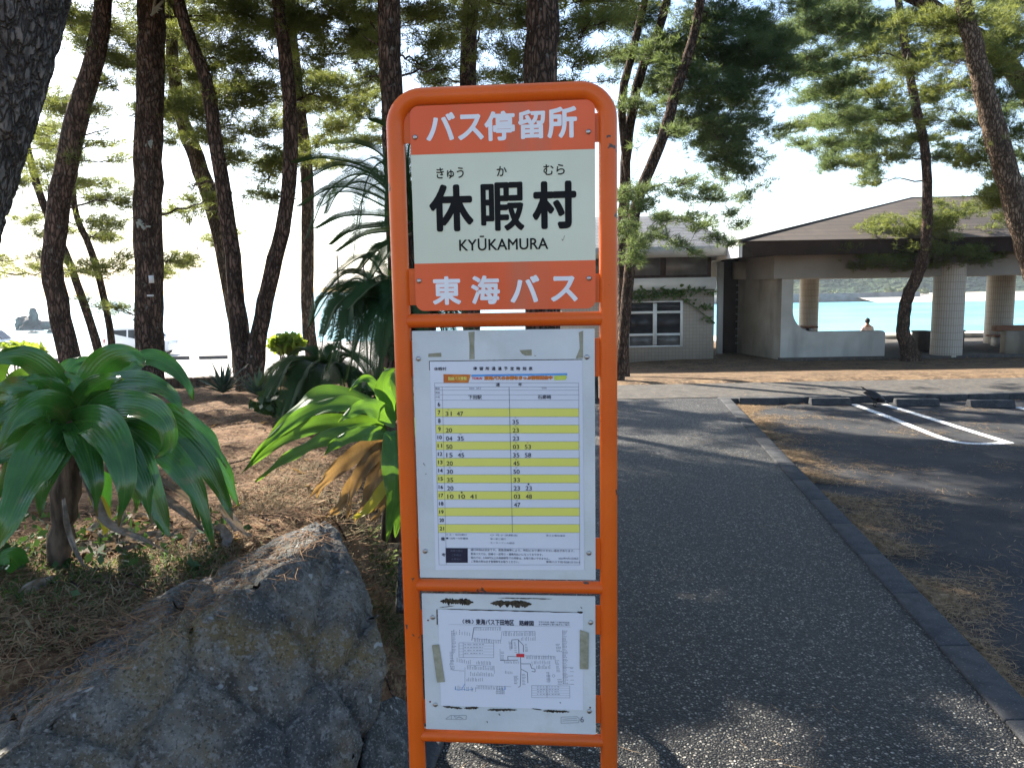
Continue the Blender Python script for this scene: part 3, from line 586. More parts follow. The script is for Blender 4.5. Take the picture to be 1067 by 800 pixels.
v = [V3(0, 0, .08), V3(0, -.02, .25), V3(0, 0, .45), V3(0, .02, .58), V3(0, .03, .68), V3(-.02, .05, .8),
     V3(-.17, .02, .55), V3(-.24, .06, .32), V3(-.2, .26, .2), V3(.17, .02, .55), V3(.24, .06, .32), V3(.2, .26, .2),
     V3(-.1, .04, .07), V3(-.13, .42, .12), V3(-.14, .45, -.32), V3(.1, .04, .07), V3(.13, .42, .12), V3(.14, .45, -.32), V3(-.14, .58, -.36), V3(.14, .58, -.36)]
ed = [(0, 1), (1, 2), (2, 3), (3, 4), (4, 5), (3, 6), (6, 7), (7, 8), (3, 9), (9, 10), (10, 11), (0, 12), (12, 13), (13, 14), (0, 15), (15, 16), (16, 17), (14, 18), (17, 19)]
skin_mesh('body', v, ed, [.15, .14, .16, .11, .055, .1, .065, .045, .035, .065, .045, .035, .09, .07, .05, .09, .07, .05, .045, .045], M['skin'], e)
skin_mesh('shirt', [V3(0, -.005, .1), V3(0, -.025, .26), V3(0, -.005, .44), V3(0, .015, .57), V3(-.17, .02, .55), V3(-.235, .055, .36), V3(.17, .02, .55), V3(.235, .055, .36)], [(0, 1), (1, 2), (2, 3), (3, 4), (4, 5), (3, 6), (6, 7)], [.175, .165, .185, .12, .085, .065, .085, .065], M['cloth'], e)
skin_mesh('trousers', [V3(0, 0, .08), V3(-.1, .04, .07), V3(-.13, .42, .12), V3(-.14, .45, -.25), V3(.1, .04, .07), V3(.13, .42, .12), V3(.14, .45, -.25)], [(0, 1), (1, 2), (2, 3), (0, 4), (4, 5), (5, 6)], [.16, .1, .08, .065, .1, .08, .065], M['trousers'], e)
lump('hair', (hp.x-.017, 27.42, zs_+.845), (.088, .096, .10), M['hair'], 4, e, amp=.12, sub=3)

# ------------------------------------------------------------------ wheel stops, crow
for i, (a, b, y) in enumerate(((771, 812, 422), (846, 888, 422.5), (935, 980, 423.5), (1012, 1059, 425))):
    p = Zp(a, y, -.075); q = Zp(b, y, -.075); L_ = q.x-p.x
    lab = ['short concrete wheel stop nearest the kerb corner', 'concrete wheel stop just left of the white hairpin line', 'concrete wheel stop just right of the black bird', 'rightmost concrete wheel stop at the edge of the photo'][i]
    z0 = -.0745; h = .1
    mb = MB(); s = [(0, 0, 0), (0, .15, 0), (0, .12, h), (0, .03, h)]
    mb.prism([(p.x, p.y+v[1], z0+v[2]) for v in s], (L_, (q.y-p.y), 0)); tag(bevel(mb.build('parking_stop', M['kerb']), .012), lab, 'wheel stop', 'wheel stops in the right parking lot')
c = Zp(911, 424, -.075)
e = empty('bird', tuple(c), 'black crow with tail raised pecking at the asphalt by the white line', 'bird')
def B(x, y, z): return (c.x+x, c.y+y, c.z+z)
skin_mesh('body', [B(0, 0, .15), B(-.06, 0, .19), B(-.11, .0, .225), B(.055, 0, .12), B(.10, -.005, .10), B(.135, -.01, .085)], [(0, 1), (1, 2), (0, 3), (3, 4), (4, 5)], [.062, .052, .028, .055, .04, .032], M['plumage'], e)
mb = MB(); mb.prism([B(-.09, -.03, .215), B(-.09, .03, .215), B(-.185, .036, .275), B(-.185, -.036, .275)], (0, 0, .012)); mb.build('tail', M['plumage'], e)
mb = MB(); mb.tube([B(.15, -.01, .08), B(.18, -.012, .055), B(.2, -.014, .03)], [.016, .011, .002], 6); mb.build('beak', M['beak'], e)
for s in (-1, 1):
    mb = MB(); mb.prism([B(.05, s*.055, .15), B(-.03, s*.063, .12), B(-.15, s*.03, .2), B(-.06, s*.04, .235)], (0, s*.014, 0)); bevel(mb.build('wing', M['plumage'], e), .008)
    mb = MB(); mb.tube([B(0, s*.025, .11), B(.01, s*.03, .05), B(0, s*.03, .004)], [.014, .007, .006], 6); mb.tube([B(-.02, s*.03, .006), B(.04, s*.035, .005)], .005, 5); mb.build('leg', M['beak'], e)

# ------------------------------------------------------------------ boulder
def px3(x, y, d): return np.array(tuple(P(x, y, d)))
def boulder(name, hull, label, seed, amp=.03, mt=None, voxel=.0105, sub=3):
    bm = bmesh.new()
    for h in hull: bm.verts.new(tuple(h))
    bmesh.ops.convex_hull(bm, input=bm.verts[:]); loose = [v for v in bm.verts if not v.link_faces]; bmesh.ops.delete(bm, geom=loose, context='VERTS')
    bmesh.ops.triangulate(bm, faces=bm.faces[:])
    for _ in range(9):
        es = [e for e in bm.edges if e.calc_length() > voxel*2]
        if not es or len(bm.faces) > 90000: break
        bmesh.ops.subdivide_edges(bm, edges=es, cuts=1); bmesh.ops.triangulate(bm, faces=bm.faces[:])
    bmesh.ops.smooth_vert(bm, verts=bm.verts, factor=.4, use_axis_x=True, use_axis_y=True, use_axis_z=True)
    bm.normal_update()
    for v in bm.verts:
        c = v.co+Vector((seed, 0, 0))
        st = noise.ridged_multi_fractal(Vector((c.x*2.6, c.y*2.6, c.z*1.2)), 1, 2.1, 6, 1, 2)
        n = noise.fractal(c*3, .9, 2, 6); f = noise.fractal(c*22, .8, 2, 4)
        cell = noise.voronoi(Vector((c.x*3.2, c.y*3.2, c.z*1.7)))[0]; crack = max(0, .08-(cell[1]-cell[0]))/.08
        v.co += v.normal*(amp*.34*n+amp*.10*(st-1)+amp*.13*f+amp*.10*noise.fractal(c*70, .7, 2, 3)-amp*.8*crack)
    me = bpy.data.meshes.new(name); bm.to_mesh(me); bm.free(); o = link(name, me, mt or M['rock'], smooth=True)
    return tag(o, label, 'rock')
hull = [px3(338, 541, 2.62), px3(352, 551, 2.6), px3(366, 580, 2.5), px3(296, 556, 2.62), px3(180, 614, 2.45), px3(90, 660, 2.27), px3(0, 712, 2.08), px3(-120, 790, 1.85),
        px3(325, 562, 2.46), px3(300, 584, 2.34), px3(221, 636, 2.14), px3(163, 682, 2.0), px3(41, 758, 1.78), px3(-60, 830, 1.6),
        px3(390, 632, 2.4), px3(405, 690, 2.25), px3(398, 728, 2.2), px3(352, 830, 2.0), px3(300, 1000, 1.8), px3(120, 1050, 1.5), px3(-160, 1050, 1.4),
        px3(330, 570, 3.0), px3(372, 620, 2.95), px3(385, 700, 2.8), px3(150, 760, 2.7), px3(0, 800, 2.5)]
ROCK = boulder('boulder', hull, 'large dark angular boulder with lichen spots at the front left edge of the bed', 3.1, .035)
hull = [px3(382, 735, 2.42), px3(412, 722, 2.5), px3(440, 740, 2.55), px3(446, 800, 2.4), px3(370, 830, 2.15), px3(400, 900, 2.1), px3(440, 900, 2.25), px3(430, 740, 2.9), px3(390, 760, 2.9)]
boulder('boulder', hull, 'small dark rock tucked between the large boulder and the orange sign post', 9.3, .02, voxel=.018)
hull = [px3(415, 580, 3.1), px3(436, 590, 3.1), px3(440, 640, 3.0), px3(412, 640, 3.0), px3(420, 600, 3.4), px3(440, 600, 3.4)]
boulder('boulder', hull, 'small bluish stone half buried in the soil left of the sign post', 12.7, .015, voxel=.018)

# ------------------------------------------------------------------ lilies
def leaf_mesh(cp, wd, k=.6, n=18, wav=.006, fold=.30, taper=.40, twist=0, seed=0):
    rs = np.random.default_rng(seed); c = spline(cp, n); T = np.gradient(c, axis=0); T /= np.linalg.norm(T, axis=1)[:, None]
    view = c-np.array(tuple(EYE)); view /= np.linalg.norm(view, axis=1)[:, None]
    hd = c[-1]-c[0]; hd[2] = 0; sh = np.cross(hd/(np.linalg.norm(hd)+1e-6), [0, 0, 1.]); si = np.cross(T, view); si /= np.linalg.norm(si, axis=1)[:, None]+1e-6
    if np.mean(si @ sh) < 0: si = -si
    S = (1-k)*sh[None]+k*si; S -= T*np.sum(S*T, 1)[:, None]; S /= np.linalg.norm(S, axis=1)[:, None]+1e-6
    N = np.cross(S, T)
    N *= np.where(N[:, 2].mean() < 0, -1, 1)
    tw = rs.uniform(-.55, .55)*np.linspace(0, 1, n)[:, None]+.12*np.sin(np.linspace(0, 1, n)*rs.uniform(5, 11)+rs.uniform(0, 6))[:, None]; S, N = S*np.cos(tw)+N*np.sin(tw), N*np.cos(tw)-S*np.sin(tw)
    u = np.linspace(0, 1, n); W = wd*np.clip(.62+.7*np.sqrt(u), .5, 1)*np.clip((1-u)/(1-taper), 0, 1)**.85
    W[-1] = .001
    off = np.linspace(-1, 1, 7); ph = rs.uniform(0, 6, 2); rows = []
    for j, q in enumerate(off):
        wv = wav*abs(q)**2*np.sin(u*rs.uniform(14, 22)+ph[0 if q < 0 else 1])
        rows.append(c+S*(W*q/2)[:, None]+N*(fold*abs(q)*W/2*(1-.3*abs(q))+wv)[:, None])
    V = np.stack(rows, 1).reshape(-1, 3); i = np.arange(n-1)[:, None]*7+np.arange(6)[None]
    return V, np.stack([i, i+1, i+8, i+7], -1).reshape(-1, 4)
LUV = lambda n: np.stack([np.tile(np.linspace(0, 1, 7), n), np.repeat(np.linspace(0, 1, n), 7)], 1)
def leaf(pix, wd, mt, parent, name='leaf', label=None, **kw):
    cp = [px3(*p) for p in pix]; V, f = leaf_mesh(cp, wd, seed=hash(tuple(pix[0])) % 9999, **kw)
    o = mesh_np(name, V, [f], mt, parent, True, LUV(18)); md = o.modifiers.new('sub', 'SUBSURF'); md.levels = md.render_levels = 1
    if label: o['label'] = label
    return o
b0 = P(66, 590, 2.9)
lil = empty('crinum_lily', (b0.x, b0.y, gh(b0.x, b0.y)), 'large dark green strap-leaved lily on a withered stalk above the boulder', 'lily', 'broad-leaved lilies in the bed')
D = 2.85
LL = [  # (pixels with depth), width
 ([(76,440,D-.1),(86,458,D-.22),(97,495,D-.3),(102,538,D-.3)], .10, .9), ([(72,445,D-.1),(58,468,D-.25),(46,500,D-.33),(40,540,D-.35)], .10, .9), ([(90,445,D-.1),(125,468,D-.25),(148,505,D-.3),(158,546,D-.3)], .10, .85), ([(100,440,D+.05),(160,458,D),(196,495,D-.02),(208,545,D-.02)], .10, .8),
 ([(110,436,D+.15),(165,446,D+.25),(196,480,D+.3),(205,520,D+.3)], .10, .8), ([(66,446,D+.05),(38,470,D+.05),(22,500,D+.05),(15,545,D+.05)], .10, .85), ([(80,446,D+.1),(95,470,D+.2),(108,510,D+.25),(112,545,D+.25)], .10, .9),
 ([(72,430,D),(55,385,D-.05),(28,362,D-.1),(2,362,D-.15),(-12,372,D-.2)], .095, .8),
 ([(76,425,D),(68,388,D+.05),(78,368,D+.1),(96,362,D+.15)], .085, .85), ([(78,432,D-.04),(92,404,D-.12),(112,388,D-.18),(128,386,D-.22)], .08, .9), ([(74,432,D-.04),(60,405,D-.12),(40,388,D-.2),(22,388,D-.26)], .08, .9),
 ([(80,425,D),(98,384,D),(118,362,D),(140,360,D-.02),(152,370,D-.05)], .115, .85),
 ([(84,428,D+.05),(120,392,D+.15),(150,363,D+.2),(178,371,D+.2),(196,396,D+.15),(201,414,D+.15)], .085, .45),
 ([(82,420,D),(115,398,D-.05),(150,394,D-.1),(176,405,D-.15),(192,432,D-.2)], .105, .75),
 ([(84,436,D-.05),(115,420,D-.15),(150,422,D-.2),(172,440,D-.25),(176,466,D-.25),(160,478,D-.25)], .10, .55),
 ([(76,440,D-.1),(100,440,D-.25),(120,465,D-.35),(130,505,D-.4),(124,549,D-.4)], .125, .95),
 ([(95,445,D-.05),(130,462,D-.2),(152,500,D-.25),(168,540,D-.25),(178,562,D-.25)], .105, .85),
 ([(100,440,D),(150,452,D-.1),(190,490,D-.15),(212,530,D-.15),(222,574,D-.15)], .10, .8),
 ([(105,436,D+.05),(160,436,D+.05),(205,470,D+.05),(230,510,D+.05),(243,542,D+.05)], .11, .8),
 ([(110,430,D+.1),(170,433,D+.15),(205,448,D+.2),(226,470,D+.2),(236,488,D+.2)], .10, .7),
 ([(120,440,D+.1),(190,450,D+.2),(232,490,D+.25),(248,528,D+.25)], .10, .8),
 ([(66,440,D),(35,422,D-.1),(8,432,D-.15),(-18,448,D-.2)], .11, .7),
 ([(68,445,D-.1),(48,462,D-.25),(28,500,D-.4),(8,545,D-.5),(-8,580,D-.5)], .135, .95),
 ([(66,420,D),(42,402,D),(12,396,D),(-15,405,D)], .10, .7),
 ([(60,450,D),(25,458,D-.1),(-5,475,D-.15),(-30,500,D-.2)], .11, .75),
 ([(64,436,D+.1),(35,416,D+.2),(8,408,D+.25),(-20,420,D+.3)], .10, .7),
 ([(60,450,D+.1),(30,470,D+.1),(5,505,D+.1),(-20,530,D+.1)], .11, .8),
 ([(84,430,D+.1),(100,395,D+.3),(130,380,D+.45),(160,385,D+.5)], .10, .7),
 ([(90,440,D+.1),(120,430,D+.3),(165,425,D+.4),(195,440,D+.45)], .10, .7),
 ([(74,432,D-.02),(82,408,D-.06),(78,388,D-.05),(66,376,D-.05)], .07, .9),
 ([(80,430,D),(95,410,D-.08),(104,398,D-.1),(108,384,D-.1)], .055, .9),
 ([(88,446,D-.05),(108,458,D-.1),(128,478,D-.1),(140,505,D-.1),(142,535,D-.1)], .10, .85),
 ([(70,440,D-.05),(60,425,D-.15),(40,420,D-.25),(15,440,D-.35),(-5,475,D-.4)], .11, .8),

]
for pix, wd, k in LL: leaf([(a, b+11*min(1, max(0, (432-b)/60)), d) for a, b, d in pix], wd*1.06, M['crinum'], lil, k=max(k, .66), wav=.011)
mb = MB(); st = spline([px3(60,600,2.85), px3(64,560,2.85), px3(68,520,2.85), px3(76,470,D), px3(78,430,D)], 16); mb.tube(st, np.linspace(.038, .05, 16)*np.array([.8+.4*random.random() for _ in range(16)]), 12, jit=.12); mb.build('stalk', M['stem'], lil, True)
for pix, wd in (([(85,490,2.75),(98,515,2.65),(112,545,2.6),(150,562,2.6),(175,575,2.62)], .045), ([(95,480,2.8),(140,500,2.75),(180,525,2.75),(205,545,2.8),(215,556,2.8)], .05), ([(230,525,2.9),(246,548,2.9),(262,560,2.9)], .06), ([(100,470,2.9),(150,490,2.9),(190,515,2.95),(235,548,3.0)], .05), ([(66,520,2.7),(72,555,2.6),(85,585,2.55),(95,592,2.55)], .025), ([(55,605,2.55),(30,612,2.45),(0,633,2.4)], .05)):
    leaf(pix, wd*.75, M['dead_grey'], lil, 'dead_leaf', 'withered grey brown leaf', k=.8, wav=.014, fold=.6)
for k in range(16):
    a = random.uniform(90, 240); q0 = Gp(a, random.uniform(552, 572)); an = random.uniform(0, 6.3); l = random.uniform(.12, .3); pts_ = []
    for u in (0, .35, .7, 1): x_ = q0.x+math.cos(an+u)*l*u; y_ = q0.y+math.sin(an+u)*l*u; pts_.append((x_, y_, gh(x_, y_)+.012+.05*math.sin(3.1*u)*random.random()))
    V, f = leaf_mesh(pts_, random.uniform(.02, .045), k=.3, wav=.012, fold=.6, seed=k); mesh_np('dead_leaf', V, [f], M['dead_grey'], lil, True)['label'] = 'withered grey brown leaf'
leaf([(97,515,2.72),(106,530,2.7),(110,548,2.68),(108,558,2.68)], .05, M['yellow'], lil, 'dead_leaf', 'withered orange yellow leaf', k=.9)
leaf([(20,590,2.6),(10,580,2.55),(-10,590,2.5)], .08, M['crinum'], lil, k=.9)

b0 = P(412, 545, 3.4)
lil2 = empty('crinum_lily', (b0.x, b0.y, gh(b0.x, b0.y)), 'sunlit bright green lily with brown hanging dead leaves beside the sign post', 'lily', 'broad-leaved lilies in the bed')
E_ = 3.35
for pix, wd, k in [
 ([(410,436,E_),(375,415,E_),(335,411,E_-.05),(312,424,E_-.1),(290,446,E_-.1),(262,478,E_-.1)], .085, .5),
 ([(410,440,E_),(370,422,E_-.1),(325,428,E_-.15),(285,455,E_-.2),(254,490,E_-.2)], .08, .55),
 ([(408,446,E_),(365,440,E_-.1),(320,446,E_-.15),(280,468,E_-.2),(250,494,E_-.2)], .085, .6),
 ([(408,450,E_-.02),(370,450,E_-.15),(330,462,E_-.2),(295,480,E_-.25),(266,502,E_-.25)], .08, .6),
 ([(410,440,E_+.1),(385,420,E_+.2),(350,418,E_+.25),(320,435,E_+.3),(300,452,E_+.3)], .08, .5),
 ([(408,436,E_),(396,412,E_),(386,396,E_),(372,398,E_),(364,408,E_)], .05, .5),
 ([(412,436,E_),(400,410,E_-.05),(402,392,E_-.05),(414,382,E_-.05)], .075, .85),
 ([(416,432,E_),(412,405,E_+.05),(408,390,E_+.1),(400,384,E_+.15)], .07, .85),
 ([(404,452,E_-.05),(378,452,E_-.2),(350,462,E_-.25),(338,474,E_-.25)], .07, .7),
 ([(410,450,E_-.1),(411,480,E_-.2),(410,520,E_-.22),(402,566,E_-.22)], .11, .95),
 ([(414,448,E_-.1),(420,490,E_-.15),(416,530,E_-.15),(412,560,E_-.15)], .10, .95),
 ([(412,440,E_-.05),(390,426,E_-.15),(370,428,E_-.25),(352,440,E_-.3)], .085, .75),
 ([(416,440,E_),(440,420,E_),(470,430,E_),(500,470,E_)], .09, .6), ([(416,436,E_),(430,400,E_+.05),(450,390,E_+.1),(480,410,E_+.1)], .09, .6),
 ([(416,440,E_+.1),(440,450,E_+.1),(470,480,E_+.1),(490,530,E_+.1)], .09, .6),
 ]: leaf(pix, wd, M['crinum_lit'], lil2, k=k, wav=.010)
for pix, wd in (([(408,456,E_-.05),(375,470,E_-.1),(345,495,E_-.15),(322,518,E_-.15)], .075), ([(408,458,E_-.05),(385,480,E_-.12),(368,510,E_-.12),(362,540,E_-.12)], .07), ([(410,458,E_-.05),(395,490,E_-.12),(382,520,E_-.12),(370,545,E_-.12)], .07), ([(412,458,E_-.05),(402,495,E_-.1),(392,525,E_-.1),(376,540,E_-.1)], .065),
                ([(408,455,E_),(360,478,E_),(335,505,E_),(330,520,E_)], .05), ([(404,470,E_),(372,500,E_),(352,530,E_),(340,538,E_)], .06), ([(410,465,E_-.1),(400,500,E_-.15),(398,530,E_-.15),(385,545,E_-.15)], .05)):
    leaf(pix, wd, M['dead'], lil2, 'dead_leaf', 'brown dried leaf', k=.85, wav=.012, fold=.45)
leaf([(404,500,E_-.15),(392,520,E_-.18),(378,535,E_-.2),(364,540,E_-.2)], .05, M['yellow'], lil2, 'dead_leaf', 'yellow dying leaf', k=.9)
mb = MB(); mb.tube([px3(413,560,3.4), px3(413,500,3.4), px3(411,440,E_)], [.07, .06, .05], 10, jit=.1); mb.build('stalk', M['stem'], lil2, True)
b0 = P(8, 430, 4.2)
lil3 = empty('crinum_lily', (b0.x, b0.y, gh(b0.x, b0.y)), 'yellow green lily half hidden behind the big lily at the left edge', 'lily', 'broad-leaved lilies in the bed')
for q in ([(5,425,4.2),(15,398,4.2),(28,388,4.2),(42,392,4.2)], [(0,425,4.2),(-5,400,4.2),(5,380,4.2),(18,372,4.2)], [(8,425,4.2),(25,410,4.2),(45,412,4.2),(55,430,4.2)], [(4,425,4.1),(8,440,4.0),(2,465,4.0)], [(5,430,4.1),(22,440,4.0),(32,460,4.0)], [(0,425,4.2),(-20,405,4.2),(-40,415,4.2)]):
    leaf(q, .09, M['crinum_lit'], lil3, k=.7)
mb = MB(); mb.tube([(b0.x, b0.y, gh(b0.x, b0.y)-.05), px3(5,428,4.2)], .05, 8); mb.build('stalk', M['stem'], lil3)
# little green weeds near the sign post
def sprout(px, py, d, label, n=9, s=.03):
    p = Gp(px, py); z = p.z; e = MB()
    for k in range(n):
        a = random.uniform(0, 6.3); l = random.uniform(.02, .09); q = np.array([p.x+math.cos(a)*l, p.y+math.sin(a)*l, max(p.z, z)+random.uniform(0, .05)])
        e.tube([(p.x, p.y, z-.02), q], .0015, 4, caps=False)
        d1 = np.array([math.cos(a), math.sin(a), .2])*s; d2 = np.array([-math.sin(a), math.cos(a), .1])*s*.7; e.quad(q, q+d1*.5+d2*.5, q+d1, q+d1*.5-d2*.5)
    tag(e.build('weed', M['bush']), label, 'weed', 'small weeds in the bed')
sprout(405, 588, 2.9, 'small green weed right of the boulder, upper one', 12); sprout(408, 622, 2.7, 'small green weed right of the boulder, lower one', 8); sprout(385, 530, 3.3, 'tiny yellow green weed under the brown dead leaves', 8)
sprout(382, 556, 3.1, 'tiny green weed at the top right corner of the boulder', 10)

mb = MB()
for k in range(420):
    q = Gp(random.gauss(70, 75), random.gauss(568, 22)); 
    if q.y > 3.6: continue
    blob(mb, (q.x, q.y, q.z+random.uniform(.005, .07)), (.02, .02, .01), 1, .022)
tag(mb.build('ground_ivy', M['crinum_plain']), kind='stuff')
# ------------------------------------------------------------------ cycads, agaves, bush
def frond_mesh(cp, L=.13, n=46, droop=.3, wd=.0065):
    c = spline(cp, n); T = np.gradient(c, axis=0); T /= np.linalg.norm(T, axis=1)[:, None]
    S = np.cross(T, [0, 0, 1.]); S /= np.linalg.norm(S, axis=1)[:, None]+1e-6; N = np.cross(S, T)
    V = []; Fq = []; q = 0
    for i in range(4, n):
        for s in (-1, 1):
            for dup in (0, .5):
                l = L*(.35+.65*math.sin(math.pi*min(1, (i/n)*.92+.12)))*rng.uniform(.85, 1.1)
                b = c[i]+(c[min(i+1, n-1)]-c[i])*dup
                d = S[i]*s*.85+T[i]*.55+N[i]*.4; d /= np.linalg.norm(d); m = b+d*l*.55; tip = b+d*l-np.array([0, 0, droop*l*.4]); wv = T[i]*wd/2
                V += [b-wv*.6, b+wv*.6, m+wv, m-wv, tip]; Fq.append(q); q += 5
    V = np.array(V); Fq = np.array(Fq); f4 = np.stack([Fq, Fq+1, Fq+2, Fq+3], 1); f3 = np.stack([Fq+3, Fq+2, Fq+4], 1)
    return c, V, f4, f3
def frond(pix, parent, L=.13, n=74, mt=None):
    c, V, f4, f3 = frond_mesh([px3(*p) for p in pix], L, n); mb = MB(); mb.add(V, f3=f3, f4=f4); mb.tube(c, np.linspace(.012, .004, len(c)), 5, caps=False); mb.build('frond', mt or M['cycad'], parent)
def cycad(center, fr, label, L=.13, trunk_r=.16, extra=(0, 1)):
    cx, cy, cd = center; c = P(*center); g = gh(c.x, c.y); e = empty('cycad', (c.x, c.y, g), label, 'cycad', 'cycads in the bed')
    mb = MB(); k = 8; mb.tube([(c.x, c.y, g-.1+(c.z-g+.1)*i/(k-1)) for i in range(k)], [trunk_r*(1+.15*(-1)**i) for i in range(k)], 12, jit=.12); mb.build('trunk', M['bark'], e)
    for f in fr: frond([(cx, cy, cd)]+f, e, L)
    for k in range(extra[0]):
        a = k*2.4+random.uniform(-.3, .3); l = extra[1]*random.uniform(.8, 1.15); up = random.uniform(.15, .55)*l; o = np.array(tuple(c)); q = np.array([math.cos(a), math.sin(a), 0])*l
        cc, V, f4, f3 = frond_mesh([o, o+q*.42+np.array([0, 0, up]), o+q*.8+np.array([0, 0, up*.7]), o+q*random.uniform(.95, 1.05)+np.array([0, 0, up-random.uniform(.35, .75)*l])], L, 60); mb = MB(); mb.add(V, f3=f3, f4=f4); mb.tube(cc, np.linspace(.010, .004, len(cc)), 5, caps=False); mb.build('frond', M['cycad'], e)
cycad((432, 232, 6.6), [
 [(400,190,6.5),(355,172,6.3),(315,190,6.2)], [(395,205,6.4),(350,195,6.2),(312,215,6.1)], [(400,225,6.3),(360,225,6.0),(330,238,5.9)], [(405,170,6.7),(375,150,6.8),(345,150,6.9)], [(410,240,6.4),(380,245,6.2),(352,262,6.1)],
 [(420,165,6.6),(405,135,6.6),(385,125,6.6)], [(400,215,6.9),(365,200,7.2),(335,205,7.4)], [(415,250,6.2),(400,270,6.0),(380,300,5.9)], [(425,170,6.4),(430,130,6.2),(425,110,6.0)], [(390,180,6.6),(340,165,6.6),(306,170,6.6)],
 [(460,190,6.4),(500,180,6.2),(540,210,6.0)], [(460,240,6.4),(500,250,6.2),(530,290,6.0)], [(405,235,6.6),(368,240,6.6),(345,255,6.6)], [(410,250,6.6),(392,262,6.5),(372,285,6.4)], [(450,175,6.8),(470,140,7.0),(500,140,7.2)],
 [(400,200,6.2),(370,190,5.8),(335,215,5.5)], [(412,190,6.9),(390,165,7.2),(360,180,7.4)]], 'tall dark green cycad with arching fronds directly behind the sign', .17, .14, (12, .95))
cycad((408, 335, 6.2), [
 [(385,300,6.1),(355,305,6.0),(335,350,5.9)], [(390,295,6.2),(360,285,6.2),(330,315,6.2)], [(392,315,6.0),(365,325,5.8),(350,372,5.7)], [(395,320,5.9),(380,335,5.6),(372,385,5.5)], [(385,300,6.5),(350,300,6.8),(325,335,7.0)],
 [(400,290,6.3),(380,268,6.4),(350,285,6.5)], [(405,315,5.8),(400,340,5.5),(395,392,5.4)], [(395,305,6.0),(372,305,5.8),(352,340,5.7)], [(412,300,6.1),(414,320,5.8),(410,375,5.6)], [(388,318,6.2),(360,340,6.2),(342,385,6.2)],
 [(420,295,6.2),(445,300,6.2),(460,345,6.2)], [(415,290,6.0),(430,290,5.8),(440,330,5.6)], [(400,300,5.9),(385,300,5.7),(362,322,5.5)], [(395,325,6.3),(375,350,6.3),(362,395,6.3)], [(390,310,5.8),(366,318,5.6),(360,352,5.5)], [(398,325,5.7),(388,350,5.5),(385,400,5.4)]], 'mid-height cycad with drooping dark fronds left of the sign post', .15, .12, (30, .62))
cycad((335, 402, 7.2), [
 [(318,382,7.1),(295,388,7.0),(276,428,6.9)], [(325,378,7.0),(300,380,6.8),(285,410,6.6)], [(330,385,6.9),(312,395,6.5),(300,428,6.3)], [(340,380,6.9),(335,395,6.4),(330,432,6.2)], [(350,380,7.0),(365,388,6.8),(372,425,6.6)], [(345,375,7.3),(365,372,7.5),(385,395,7.6)],
 [(320,378,7.4),(298,376,7.6),(275,398,7.8)], [(330,372,7.3),(315,365,7.4),(295,378,7.5)], [(338,385,6.8),(345,400,6.4),(350,436,6.2)], [(326,384,6.9),(305,400,6.6),(290,440,6.4)], [(330,380,6.9),(318,384,6.6),(308,412,6.4)], [(342,372,7.2),(352,362,7.3),(372,375,7.3)]], 'low bushy cycad with greyish fronds spreading on the ground', .14, .1, (24, .5))
def agave(px, py, d, n, L, label):
    c = P(px, py, d); g = gh(c.x, c.y); e = empty('agave', (c.x, c.y, g), label, 'agave', 'spiky agaves in the bed')
    for k in range(n):
        a = k*2.4; el = R(12+62*(k/n)); l = L*random.uniform(.8, 1.1); d_ = np.array([math.cos(a)*math.cos(el), math.sin(a)*math.cos(el), math.sin(el)])
        p0 = np.array([c.x, c.y, g+.02]); V, f = leaf_mesh([p0, p0+d_*l*.5+np.array([0, 0, .01]), p0+d_*l-np.array([0, 0, .03])], 0.038, k=0, n=8, wav=0, fold=.5, taper=.35, seed=k)
        mesh_np('leaf', V, [f], M['agave'], e, True)
agave(232, 402, 9.3, 48, .46, 'spiky grey green agave on the bare soil left of the forked pine'); agave(268, 402, 9.2, 34, .40, 'spiky agave at the foot of the forked pine')
def leafbush(px, py, d, rx, rz, n, label, mt, s=.07, h0=None):
    c = P(px, py, d); g = gh(c.x, c.y); e = empty('shrub', (c.x, c.y, g), label, 'shrub'); mb = MB(); blob(mb, c, (rx, rx*.8, rz), n, s); mb.build('foliage', mt, e)
    mb = MB()
    for k in range(7): a = k*.9; mb.tube([(c.x, c.y, g-.05), (c.x+math.cos(a)*rx*.5, c.y+math.sin(a)*rx*.5, c.z)], .012, 5)
    mb.build('stems', M['stem'], e)
leafbush(299, 358, 11.0, .28, .16, 420, 'bright yellow green sunlit bush right of the forked pine', M['bush'], .075)
leafbush(316, 383, 8.0, .28, .10, 130, 'small loose green shrub just above the low cycad', M['vine'], .06)
leafbush(300, 420, 7.0, .34, .13, 420, 'low dark green shrub at the foot of the low cycad', M['crinum_plain'], .05)
leafbush(380, 420, 5.2, .22, .16, 260, 'dark leafy shrub between the cycads and the bright lily', M['crinum_plain'], .05)
leafbush(12, 365, 10.5, .5, .10, 220, 'yellow green bush at the left edge behind the lily', M['bush'], .09)

